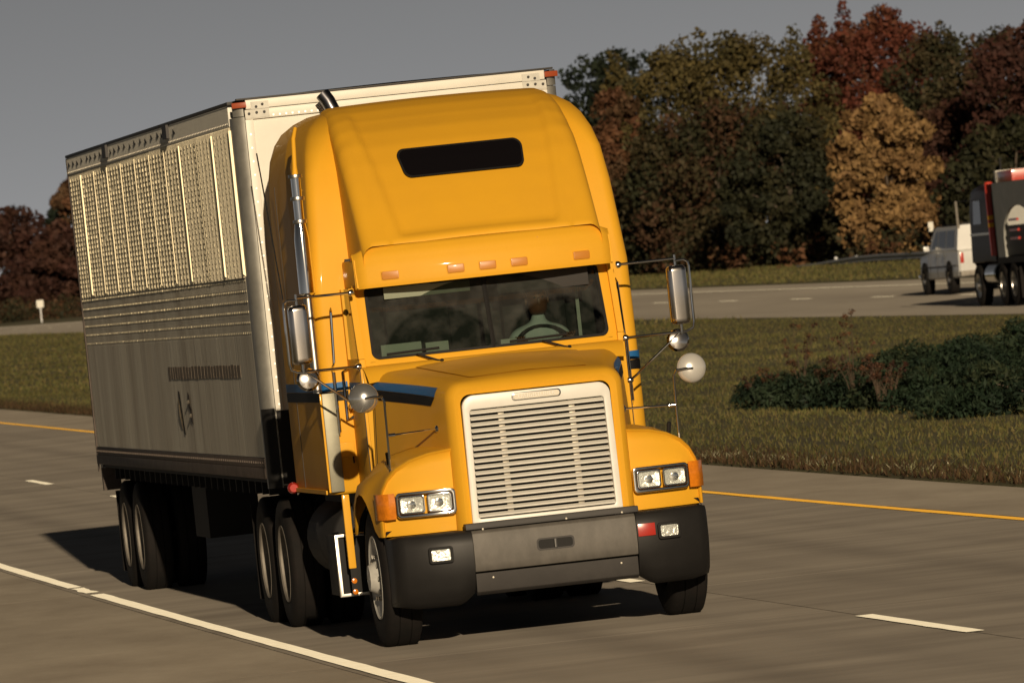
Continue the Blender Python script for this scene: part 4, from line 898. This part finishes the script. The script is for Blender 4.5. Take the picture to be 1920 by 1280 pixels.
ghs = [[(x, y + (z-1.15)*k, z) for x, z in rpoly([(-0.93, 1.15), (0.93, 1.15), (0.82, 1.82), (-0.82, 1.82)], [0.02, 0.02, 0.10, 0.10], 4, 4)] for y, k in ((-2.60, 0.14), (-2.45, 0.10), (0.0, 0.0), (0.35, -0.2), (1.15, -0.95))]
gh = B().loft(ghs, closed=True, cap0=True, cap1=True).build('cabin', VANW, VN, sharp=40)
def gx(z): return 0.93 - 0.11*(z-1.15)/0.67 + 0.006
for sx in (-1, 1):
    for (a0, a1, t0, t1) in ((-2.20, -1.15, -2.12, -1.15), (-1.03, -0.12, -1.03, -0.12), (0.0, 0.82, 0.0, 0.30)):
        B().add([(sx*gx(1.24), a0, 1.24), (sx*gx(1.24), a1, 1.24), (sx*gx(1.70), t1, 1.70), (sx*gx(1.70), t0, 1.70)], [(0,1,2,3)]).build('side_window', DGL, gh)
    B().obox((sx*1.08, 0.72, 1.26), (0.08, 0, 0), (0, 0.03, 0), (0, 0, 0.07)).build('wing_mirror', VANW, VN, bevel=0.02)
    B().box(min(sx*0.80, sx*0.90), max(sx*0.80, sx*0.90), -2.735, -2.69, 0.80, 1.08).build('tail_light', RED, VN, bevel=0.01)
    for y in (-0.06, -1.09, 0.95): B().box(min(sx*0.985, sx*0.994), max(sx*0.985, sx*0.994), y-0.008, y+0.008, 0.45, 1.14).build('door_gap', DRK, vb)
    for y in (-0.25, -1.25): B().box(min(sx*0.985, sx*1.01), max(sx*0.985, sx*1.01), y-0.08, y+0.08, 1.02, 1.05).build('door_handle', CHR, vb)
    B().box(min(sx*0.985, sx*0.998), max(sx*0.985, sx*0.998), -2.5, 2.2, 0.72, 0.76).build('side_moulding', DRK, vb)
    for y in (-1.55, 1.72):
        B().lathe([(0, 0.43), (0.012, 0.43), (0.014, 0.0)], (sx*0.975, y, 0.46), (sx, 0, 0), 28).build('wheel_arch', CHA, vb)
        make_wheel(VN, (sx*0.90, y, 0.37), 0.24, 0.37, sx, ALU, dish=0.0)
B().add([(-0.70, -2.585, 1.24), (0.70, -2.585, 1.24), (0.66, -2.50, 1.72), (-0.66, -2.50, 1.72)], [(0,1,2,3)]).build('rear_window', DGL, gh)
B().box(-0.95, 0.95, -2.86, -2.70, 0.44, 0.58).build('rear_bumper', RIM, VN, bevel=0.02)
B().box(-0.95, 0.95, 2.60, 2.74, 0.42, 0.56).build('front_bumper', CHR, VN, bevel=0.02)
B().box(-0.78, 0.78, -2.2, 0.0, 1.845, 1.865).build('roof_rack', DRK, VN)
for y in (-2.1, -1.1, -0.1): B().box(-0.76, 0.76, y-0.02, y+0.02, 1.80, 1.846).build('rack_foot', DRK, VN)
B().box(-0.16, 0.16, -2.872, -2.862, 0.47, 0.55).build('number_plate', PALE, VN)

# ------------------------------------------------------------------ dark rig with red stacks beside the van
rx, ry = 32.6, 129.0
RG = thing('equipment_truck', 'dark maroon truck with red exhaust stacks at the right picture edge', 'truck', (rx, ry, opz(rx, ry)+0.012))
secs = [[(x, y, z) for x, z in rpoly([(-0.98, 1.05), (0.98, 1.05), (0.92, zt), (-0.92, zt)], [0.04, 0.04, 0.16, 0.16], 5, 4)] for y, zt in ((0.3, 2.82), (0.36, 2.90), (2.0, 2.95), (2.75, 2.88), (3.05, 2.5))]
rc = B().loft(secs, closed=True, cap0=True, cap1=True).build('cab', MAR, RG, sharp=45)
B().loft([[(x, y, z) for x, z in rpoly([(-w_, 0.95), (w_, 0.95), (w_*0.9, zt), (-w_*0.9, zt)], 0.1, 5, 3)] for y, w_, zt in ((3.0, 0.92, 1.95), (3.22, 0.90, 1.85), (3.28, 0.85, 1.75))], closed=True, cap0=True, cap1=True).build('front_panel', MAR, RG, sharp=45)
for sx in (-1, 1):
    xg = lambda z: 0.98 - 0.06*(z-1.05)/1.85 + 0.008
    B().add([(sx*xg(2.0), 1.72, 2.0), (sx*xg(2.0), 2.62, 2.0), (sx*xg(2.6), 2.5, 2.6), (sx*xg(2.6), 1.72, 2.6)], [(0,1,2,3)]).build('side_window', DGL, rc)
    B().box(min(sx*0.97, sx*1.0), max(sx*0.97, sx*1.0), 0.35, 2.9, 1.72, 1.78).build('chrome_strip', CHR, rc)
    stx = sx*1.02
    sk = B().tube([(stx, 0.12, 1.20), (stx, 0.12, 2.96), (stx, 0.12, 3.0)], [0.105, 0.105, 0.08], 18).build('exhaust_stack', STR, RG)
    for z in (1.95, 2.13): B().lathe([(-0.05, 0.10), (-0.05, 0.109), (0.05, 0.109), (0.05, 0.10)], (stx, 0.12, z), (0, 0, 1), 18).build('yellow_band', YEL, sk)
    B().tube([(sx*1.30, 2.8, 1.95), (sx*1.30, 2.8, 2.62)], 0.035, 8).build('side_mirror', RIM, RG)
    B().tube([(sx*0.95, 2.8, 2.6), (sx*1.30, 2.8, 2.6)], 0.015, 6).build('mirror_arm', CHR, RG)
    B().lathe([(-0.55, 0.0), (-0.55, 0.26), (-0.52, 0.29), (0.52, 0.29), (0.55, 0.26), (0.55, 0)], (sx*0.85, 0.55, 0.75), (0, 1, 0), 22).build('fuel_tank', CHR, RG)
    make_wheel(RG, (sx*1.0, 1.9, 0.5), 0.28, 0.5, sx, ALU, dish=-0.03)
    for y in (-1.2, -2.45): make_wheel(RG, (sx*1.08, y, 0.5), 0.26, 0.5, sx, ALU, dual=True, dish=0.08)
    B().box(min(sx*0.70, sx*1.2), max(sx*0.70, sx*1.2), -3.2, -3.18, 0.15, 0.9).build('mud_flap', RUB, RG)
    B().lathe([(0, 0.06), (-0.03, 0.05), (-0.04, 0)], (sx*1.0, 0.28, 1.25), (0, 1, 0), 10).build('rear_lamp', RED, RG)
B().add([(-0.62, 0.29, 2.05), (0.62, 0.29, 2.05), (0.60, 0.292, 2.62), (-0.60, 0.292, 2.62)], [(0,1,2,3)]).build('rear_window', DGL, rc)
for k, x in enumerate((-0.5, 0.0, 0.5)): B().lathe([(0, 0.05), (-0.06, 0.05), (-0.07, 0)], (x, 0.36, 2.97), (0, 1, 0), 10).build('roof_lamp', AMB, rc)
B().box(-0.45, 0.45, -3.3, 3.0, 0.75, 1.0).build('frame', CHA, RG)
B().tube([(-0.70, 0.0, 1.2), (-0.70, 0.0, 3.55)], 0.03, 8).build('antenna_mast', CHA, RG)
B().box(-1.15, 1.15, -0.75, -0.65, 1.0, 2.75).build('headache_rack', CHA, RG)
ht = B().box(-1.18, 1.18, -9.5, -0.80, 1.0, 1.15).build('deck', CHA, RG)
pl = B()
arch = [(-0.9, 1.151), (-0.9, 2.95), (-6.5, 2.95), (-6.5, 1.151), (-5.2, 1.151)] + [(-3.4+1.7*cos(t), 1.62+0.75*sin(t)) for t in [pi*k/12 for k in range(12, -1, -1)]] + [(-1.7, 1.151)]
for sx in (-1, 1): pl.prism(arch, lambda a, b_, t: (sx*(1.17-t), a, b_), 0.06)
pl.box(-1.10, 1.10, -0.96, -0.901, 1.152, 2.94).build('equipment_panel', GRYB, RG)
B().box(-1.12, 1.12, -6.4, -1.6, 1.16, 1.9).build('machinery', DRK, RG, bevel=0.05)
B().box(-1.16, 1.16, -3.2, -1.5, 2.952, 3.22).build('red_box', STR, RG, bevel=0.02)
B().box(-1.165, 1.165, -1.49, -1.25, 2.952, 3.24).build('white_stripe', PALE, RG, bevel=0.01)
for z in (1.55, 1.75, 2.0): B().box(-1.175, -1.12, -3.3, -2.4, z, z+0.06).build('reflector_bar', RED, RG)
B().tube([(-0.45, 0.05, 2.6), (-0.45, 0.05, 3.12), (-0.45, -0.1, 3.2)], 0.07, 10).build('air_cleaner', STR, RG)

# ------------------------------------------------------------------ guard rail and marker posts
gr = thing('guard_rail', 'low grey steel guard rail running in front of the right trees', 'guard rail', (47.0, 235, gz(47, 235)))
def gpt(k): y = 114 + k*4.0; x = 49.0; return x, y
prof = [(0.0, 0.02), (-0.05, 0.07), (-0.05, 0.12), (0.0, 0.17), (-0.05, 0.22), (-0.05, 0.27), (0.0, 0.32)]
rows = []
for k in range(34):
    x, y = gpt(k); z = gz(x, y); dz = -0.25*smooth(29, 33, k) ; rows.append([(x+px-47.0, y-235, z+pz+dz-gz(47, 235)) for px, pz in prof])
B().loft(rows).build('rail_beam', GALV, gr, sharp=60)
for k in range(0, 32, 1):
    x, y = gpt(k); z = gz(x, y)-gz(47, 235); B().box(x+0.02-47, x+0.12-47, y-0.06-235, y+0.06-235, z-0.5, z+0.30).build('post', GALV, gr)
def post(label, x, y, h, pw, ph, name='marker_post'):
    t = thing(name, label, 'road marker', (x, y, gz(x, y)))
    B().box(-0.04, 0.04, -0.03, 0.03, -0.2, h).build('post', GALV, t)
    B().prism(rrect(-pw/2, pw/2, h-ph*0.3, h+ph*0.7, 0.04, 4, 2), lambda a, b_, q: (a, -0.034-q, b_), 0.02).build('plate', PALE, t)
post('small square white marker sign beside the far road left of the trailer', 42.0, 499.9, 1.25, 0.50, 0.55)
post('small white marker post under the tan tree behind the guard rail', 52.5, 236.0, 0.95, 0.20, 0.40)

# ------------------------------------------------------------------ trees
def leaf_cloud(name, centres, radii, n, size, cols, parent, seed, flat=0.85, material=None, jit=0.35, slim=0.62):
    rg = np.random.default_rng(seed); K = len(centres); C_ = np.array(centres); R_ = np.array(radii)
    pk = R_**2.2; pk = pk/pk.sum(); idx = rg.choice(K, n, p=pk)
    d = rg.normal(size=(n, 3)); d /= np.linalg.norm(d, axis=1)[:, None]
    rr = R_[idx]*(0.45 + 0.62*rg.random(n)**0.6); P = C_[idx] + d*rr[:, None]*np.array([1, 1, flat])
    nrm = d*0.5 + rg.normal(size=(n, 3))*0.6; nrm /= np.linalg.norm(nrm, axis=1)[:, None]
    a = np.cross(nrm, rg.normal(size=(n, 3))); a /= np.linalg.norm(a, axis=1)[:, None]; b_ = np.cross(nrm, a)
    s = size*(0.6+0.8*rg.random(n)); a *= s[:, None]; b_ *= (s*slim)[:, None]
    V = np.empty((n, 4, 3)); V[:, 0] = P-a; V[:, 1] = P-b_*0.9; V[:, 2] = P+a; V[:, 3] = P+b_*0.9
    V[:, 0] += nrm*s[:, None]*0.2; V[:, 2] += nrm*s[:, None]*0.2
    cols = np.array(cols); ck = rg.integers(0, len(cols), K); mixc = cols[ck][idx]; other = cols[rg.integers(0, len(cols), n)]
    t = rg.random((n, 1))*jit; tint = (mixc*(1-t) + other*t)*(0.72+0.56*rg.random((n, 1)))
    return fast_mesh(name, V.reshape(-1, 3), np.arange(n*4).reshape(n, 4), np.repeat(tint, 4, axis=0), material or LEAF, parent)
PAL = {
 'tan': [(0.235, 0.145, 0.060), (0.19, 0.112, 0.048), (0.27, 0.168, 0.070)],
 'red': [(0.105, 0.030, 0.018), (0.085, 0.026, 0.017), (0.115, 0.045, 0.024)],
 'rust': [(0.125, 0.058, 0.028), (0.10, 0.046, 0.024), (0.085, 0.050, 0.026)],
 'olive': [(0.072, 0.060, 0.024), (0.052, 0.047, 0.020), (0.090, 0.070, 0.025)],
 'dark': [(0.028, 0.029, 0.014), (0.036, 0.034, 0.016), (0.022, 0.025, 0.014)],
 'mixed': [(0.034, 0.033, 0.016), (0.050, 0.040, 0.019), (0.065, 0.034, 0.019), (0.028, 0.031, 0.015)],
 'maroon': [(0.050, 0.021, 0.016), (0.040, 0.018, 0.014), (0.060, 0.028, 0.019)],
 'ever': [(0.012, 0.019, 0.012), (0.017, 0.023, 0.013)],
}
def tree(label, x, y, h, r, pal, seed, n=5200, low=0.10, top=None, cat='tree', name='autumn_tree', group=None, leafsz=0.135, spires=0):
    rg = random.Random(seed); t = thing(name, label, cat, (x, y, gz(x, y)-0.05), 0, group)
    tr = B(); hh = h*0.55
    tr.tube([(0, 0, -0.2), (0.05, 0, h*0.12), (rg.uniform(-.2, .2), rg.uniform(-.2, .2), hh)], [0.035*h*0.5, 0.028*h*0.5, 0.012*h*0.5], 8)
    cs = []; rs = []
    K = 84
    for k in range(K):
        zf = low + (1-low)*((k+0.5)/K); env = sin(pi*min(1, max(0.04, (zf-low)/(1-low)*0.86+0.12)))**0.62
        ang = rg.uniform(0, 2*pi); rad = r*env*sqrt(rg.random())*0.92; cr = r*rg.uniform(0.13, 0.29)*(0.6+0.4*env)
        c = Vector((cos(ang)*rad, sin(ang)*rad, h*zf - cr*0.3)); cs.append(tuple(c)); rs.append(cr)
        if k % 6 == 0 and zf > 0.2:
            z0 = h*zf*0.55; tr.tube([(0.03, 0, z0), (c.x*0.5, c.y*0.5, lerp(z0, c.z, 0.6)), tuple(c)], [0.05, 0.035, 0.015], 5)
    for k in range(spires):
        a = rg.uniform(-0.75, 0.75)*r; ztop = rg.uniform(1.0, 1.06)
        for j in range(6):
            q = j/5; cs.append((a + rg.uniform(-.18, .18), rg.uniform(-.5, .5), h*lerp(0.86, ztop, q))); rs.append(r*lerp(0.20, 0.07, q))
        tr.tube([(a*0.4, 0, h*0.5), (a, 0, h*ztop)], [0.04, 0.01], 5)
    trunk = tr.build('trunk', BARK, t)
    leaf_cloud('crown', cs, rs, n, leafsz, PAL[pal], t, seed)
    return t
tree('tan leaved round tree standing alone in front of the dark wood', 52, 240.4, 1.0*(7.90-gz(52, 240.4)), 2.6, 'tan', 100, 14400, 0.06, leafsz=0.135, spires=0, group='trees behind the far carriageway')
tree('orange brown tree beside the truck cab roof', 54, 316.0, 1.04*(10.63-gz(54, 316.0)), 3.0, 'rust', 101, 11200, 0.05, leafsz=0.135, spires=0, group='trees behind the far carriageway')
tree('olive topped tree next to the orange brown tree', 57, 316.4, 1.06*(11.92-gz(57, 316.4)), 3.84, 'olive', 102, 12800, 0.25, leafsz=0.135, spires=1, group='trees behind the far carriageway')
tree('tall olive tree with wispy twin spires at its top', 58, 301.6, 1.06*(11.81-gz(58, 301.6)), 4.86, 'olive', 103, 14400, 0.25, leafsz=0.135, spires=4, group='trees behind the far carriageway')
tree('dark broad tree filling the middle of the wood', 53, 283.5, 1.06*(8.64-gz(53, 283.5)), 4.97, 'mixed', 104, 14400, 0.03, leafsz=0.135, spires=0, group='trees behind the far carriageway')
tree('dark low tree left of the wood, close to the mirror', 51, 289.6, 1.06*(6.26-gz(51, 289.6)), 2.94, 'mixed', 105, 9600, 0.02, leafsz=0.135, spires=0, group='trees behind the far carriageway')
tree('dark low tree touching the left side of the tan tree', 52, 261.5, 1.06*(7.60-gz(52, 261.5)), 3.28, 'dark', 106, 11200, 0.02, leafsz=0.135, spires=0, group='trees behind the far carriageway')
tree('crimson tree rising behind the tan tree', 64, 305.2, 1.06*(11.89-gz(64, 305.2)), 3.84, 'red', 107, 12800, 0.2, leafsz=0.135, spires=2, group='trees behind the far carriageway')
tree('tallest crimson tree at the skyline right of the spires', 68, 316.0, 1.06*(12.86-gz(68, 316.0)), 3.62, 'red', 108, 12800, 0.25, leafsz=0.135, spires=2, group='trees behind the far carriageway')
tree('dusky tree behind the crimson trees with a pale green tip', 66, 296.0, 1.06*(11.01-gz(66, 296.0)), 3.73, 'mixed', 109, 11200, 0.1, leafsz=0.135, spires=1, group='trees behind the far carriageway')
tree('dark red tree leaning over the far van', 57, 249.2, 1.06*(7.31-gz(57, 249.2)), 3.28, 'maroon', 110, 11200, 0.08, leafsz=0.135, spires=0, group='trees behind the far carriageway')
tree('dark tree above the red stacks of the far truck', 62, 264.2, 1.06*(10.08-gz(62, 264.2)), 3.84, 'mixed', 111, 11200, 0.05, leafsz=0.135, spires=0, group='trees behind the far carriageway')
tree('dark maroon tree cut by the right picture edge', 58, 240.2, 1.06*(9.60-gz(58, 240.2)), 3.62, 'maroon', 112, 11200, 0.05, leafsz=0.135, spires=1, group='trees behind the far carriageway')
tree('deep shaded tree standing behind the far truck', 52, 218.3, 1.06*(5.88-gz(52, 218.3)), 2.94, 'dark', 113, 9600, 0.03, leafsz=0.135, spires=0, group='trees behind the far carriageway')
tree('shaded tree between the olive and crimson trees', 66, 326.7, 1.06*(11.19-gz(66, 326.7)), 3.84, 'mixed', 114, 11200, 0.05, leafsz=0.135, spires=0, group='trees behind the far carriageway')
tree('maroon tree at the left picture edge past the trailer', 52, 626.5, 1.06*(12.40-gz(52, 626.5)), 4.75, 'maroon', 115, 8000, 0.02, leafsz=0.3, spires=0, group='trees behind the far carriageway')
tree('low maroon tree beside the rear of the trailer', 54, 609.1, 1.06*(10.39-gz(54, 609.1)), 4.52, 'maroon', 116, 8000, 0.02, leafsz=0.3, spires=0, group='trees behind the far carriageway')
tree('thin tan tree showing just above the trailer rear corner', 60, 650.0, 1.06*(14.84-gz(60, 650.0)), 2.94, 'rust', 117, 5600, 0.3, leafsz=0.3, spires=0, group='trees behind the far carriageway')
tree('dark evergreen poking above the left maroon trees', 75, 824.3, 1.06*(16.05-gz(75, 824.3)), 2.94, 'ever', 150, 5000, 0.05, leafsz=0.28, name='evergreen_tree', group='trees behind the far carriageway')
tree('distant dark evergreen just right of the trailer roof', 95, 566.8, 1.06*(18.51-gz(95, 566.8)), 5.65, 'ever', 151, 5000, 0.05, leafsz=0.28, name='evergreen_tree', group='trees behind the far carriageway')
tree('distant dark evergreen above the orange brown tree', 98, 568.4, 1.06*(18.99-gz(98, 568.4)), 5.08, 'ever', 152, 5000, 0.05, leafsz=0.28, name='evergreen_tree', group='trees behind the far carriageway')
# dark woods behind the separate trees: one mass
rg = random.Random(5); cs = []; rs = []
for k in range(260):
    x = rg.uniform(66, 98); y = rg.uniform(230, 470); cs.append((x, y, gz(x, y) + rg.uniform(0.5, 6.5))); rs.append(rg.uniform(1.4, 2.4))
for k in range(160):
    x = rg.uniform(60, 90); y = rg.uniform(560, 900); cs.append((x, y, gz(x, y) + rg.uniform(0.5, 5.0))); rs.append(rg.uniform(2.0, 3.2))
woods = leaf_cloud('far_woods', cs, rs, 42000, 0.34, PAL['mixed'] + PAL['maroon'] + PAL['dark'], None, 77)
tag(woods, 'dense dark autumn woods forming the backdrop behind the separate trees', None, kind='stuff')
# undergrowth at the wood edge
cs = []; rs = []
for k in range(240):
    y = rg.uniform(205, 380); x = rg.uniform(49.5, 53) ; cs.append((x, y, gz(x, y) + rg.uniform(0.1, 0.7))); rs.append(rg.uniform(0.4, 0.9))
for k in range(120):
    y = rg.uniform(430, 720); x = rg.uniform(46, 52); cs.append((x, y, gz(x, y) + rg.uniform(0.1, 1.2))); rs.append(rg.uniform(0.6, 1.4))
ug = leaf_cloud('undergrowth', cs, rs, 26000, 0.13, PAL['dark'] + PAL['mixed'] + PAL['rust'], None, 78)
tag(ug, 'tangled dark undergrowth along the edge of the woods', None, kind='stuff')

# ------------------------------------------------------------------ juniper bed and dry stalks in the median
JUN = [(0.018, 0.034, 0.018), (0.025, 0.040, 0.021), (0.014, 0.027, 0.016), (0.032, 0.042, 0.020)]
jun = []
for rw_, dx_, ya_, n_, h_, r_ in (('front', 0.0, 67.3, 6, 0.75, 1.45), ('middle', 1.8, 68.3, 6, 0.95, 1.8), ('back', 3.8, 69.8, 6, 1.15, 2.1)):
    for k in range(n_):
        y = ya_ - k*4.1 + random.uniform(-.4, .4); x = 15.1 - (74-y)*0.043 + dx_ + random.uniform(-.2, .2); e = 0.6 if k == 0 else 0.85 if k == 1 else random.uniform(0.92, 1.1)
        jun.append((x, y, r_*(0.75 if k == 0 else 1), h_*e, rw_, k))
ORD = ['leftmost', 'second from left', 'third from left', 'fourth from left', 'fifth from left', 'sixth from left', 'seventh from left', 'eighth from left']
for i, (x, y, r, h, rw_, k_) in enumerate(jun):
    t = thing('juniper_shrub', f'dark green spreading juniper, {ORD[k_]} in the {rw_} row of the median bed', 'shrub', (x, y, gz(x, y)), 0, 'junipers of the median bed')
    rr = random.Random(300+i); cs = []; rs = []; st_ = B()
    for k in range(34):
        a = rr.uniform(0, 2*pi); q = sqrt(rr.random()); cr = rr.uniform(0.20, 0.42); z = h*(1-0.75*q*q)*rr.uniform(0.35, 1.0)
        cs.append((cos(a)*r*q, sin(a)*r*q*1.25, max(0.1, z-cr*0.3))); rs.append(cr)
        if k % 4 == 0: st_.tube([(0, 0, 0), (cos(a)*r*q*0.5, sin(a)*r*q*0.6, z*0.5), cs[-1]], [0.03, 0.02, 0.008], 5)
    st_.build('stems', BARK, t)
    leaf_cloud('foliage', cs, rs, 7000, 0.055, JUN, t, 400+i, flat=0.7, slim=0.34)
DRY = mat('dry_stalk', (0.09, 0.06, 0.038), 0.9, noise=0.3, nscale=20)
dry = [(13.8, 62.6, 1.25, 5, 'tall pale dry stalk standing at the left of the juniper bed'), (13.6, 59.6, 0.75, 10, 'bushy brown dry weed in front of the junipers, second stalk from left'), (13.5, 57.0, 1.45, 7, 'tallest forked dry stalk in front of the juniper bed'),
       (13.3, 54.2, 0.8, 8, 'short reddish dry weed right of the tallest stalk'), (13.1, 52.3, 0.7, 7, 'reddish brown dry weed clump at the bed front, rightmost stalk'), (14.0, 66.4, 0.45, 5, 'small reddish weed at the left tip of the juniper bed')]
for i, (x, y, h, nb, lab) in enumerate(dry):
    t = thing('dry_weed', lab, 'weed', (x, y, gz(x, y)), 0, 'dry weeds by the junipers'); rr = random.Random(500+i); b = B(); cs = []; rs = []
    for k in range(nb):
        a = rr.uniform(0, 2*pi); sp = rr.uniform(0.05, 0.38); hh = h*rr.uniform(0.65, 1.0)
        p = [(0, 0, 0), (cos(a)*sp*0.3, sin(a)*sp*0.3, hh*0.45), (cos(a)*sp, sin(a)*sp, hh)]
        b.tube(p, [0.011, 0.007, 0.003], 5); cs.append(p[-1]); rs.append(0.05)
        for m_ in range(3):
            q = Vector(p[1]).lerp(Vector(p[2]), rr.uniform(0.1, 0.9)); e = q + Vector((rr.uniform(-.14, .14), rr.uniform(-.14, .14), rr.uniform(0.03, 0.15))); b.tube([q, e], [0.006, 0.003], 4); cs.append(tuple(e)); rs.append(0.045)
    b.build('stalks', DRY, t, smooth=False)
    leaf_cloud('seed_heads', cs, rs, 420, 0.020, PAL['maroon'] + PAL['rust'], t, 520+i)['kind'] = 'stuff'

# ------------------------------------------------------------------ grass and verge weeds
def blades(name, X, Y, h, wd, cols, seed, label, lean=0.5):
    rg = np.random.default_rng(seed); n = len(X); Z = np.array([gz(a, b_) for a, b_ in zip(X, Y)])
    ang = rg.random(n)*2*pi; H = h*(0.5+rg.random(n)); W = wd*(0.6+0.8*rg.random(n))
    dx = np.cos(ang)*W/2; dy = np.sin(ang)*W/2; lx = rg.normal(size=n)*lean*H; ly = rg.normal(size=n)*lean*H
    V = np.empty((n, 3, 3)); V[:, 0] = np.stack([X-dx, Y-dy, Z-0.02], 1); V[:, 1] = np.stack([X+dx, Y+dy, Z-0.02], 1); V[:, 2] = np.stack([X+lx, Y+ly, Z+H], 1)
    cols = np.array(cols); patch = 0.5 + 0.5*np.sin(X*0.9+1.7*np.sin(Y*0.17))*np.sin(Y*0.23+X*0.3)
    tint = cols[rg.integers(0, len(cols), n)]*(0.65+0.5*rg.random((n, 1)))*(0.8+0.35*patch[:, None])
    o = fast_mesh(name, V.reshape(-1, 3), np.arange(n*3).reshape(n, 3), np.repeat(tint, 3, axis=0), GRS, None, 3); tag(o, label, None, kind='stuff'); return o
GC = [(0.135, 0.125, 0.042), (0.118, 0.118, 0.039), (0.155, 0.135, 0.047), (0.098, 0.104, 0.034), (0.165, 0.130, 0.052)]
n = 190000
blades('median_grass', RNG.uniform(RX1+0.15, OX0-0.3, n), 8 + 150*RNG.random(n)**1.15, 0.052, 0.028, GC, 11, 'short olive grass covering the highway median')
n = 60000
blades('distant_grass', RNG.uniform(RX1+0.2, OX0-0.2, n), RNG.uniform(150, 400, n), 0.09, 0.06, GC, 12, 'far stretch of olive median grass behind the trailer')
n = 40000
blades('bank_grass', RNG.uniform(OX1+0.3, 50.5, n), RNG.uniform(160, 420, n), 0.09, 0.06, GC, 13, 'olive grass bank between the far carriageway and the woods')
n = 30000
blades('verge_weeds', RX1 + 0.02 + np.abs(RNG.normal(size=n))*0.55, RNG.uniform(0, 200, n), 0.085, 0.025, [(0.085, 0.050, 0.026), (0.065, 0.038, 0.022), (0.11, 0.068, 0.032), (0.05, 0.045, 0.02)], 14, 'brown dry weeds fringing the concrete shoulder')
n = 500; yc = RNG.choice([13.5, 17, 19.5, 24.5, 26, 30, 34, 36.5, 38], n)
blades('pale_weeds', RX1 + 0.25 + np.abs(RNG.normal(size=n))*0.30, yc + RNG.normal(size=n)*0.8, 0.07, 0.03, [(0.55, 0.52, 0.36), (0.42, 0.40, 0.25), (0.30, 0.30, 0.16)], 15, 'pale flowering weeds in patches along the shoulder edge', 0.8)
n = 12000
blades('right_verge_grass', RX0 - 0.05 - RNG.random(n)*6, RNG.uniform(-60, 60, n), 0.10, 0.03, GC, 16, 'olive roadside grass beside the outer shoulder')
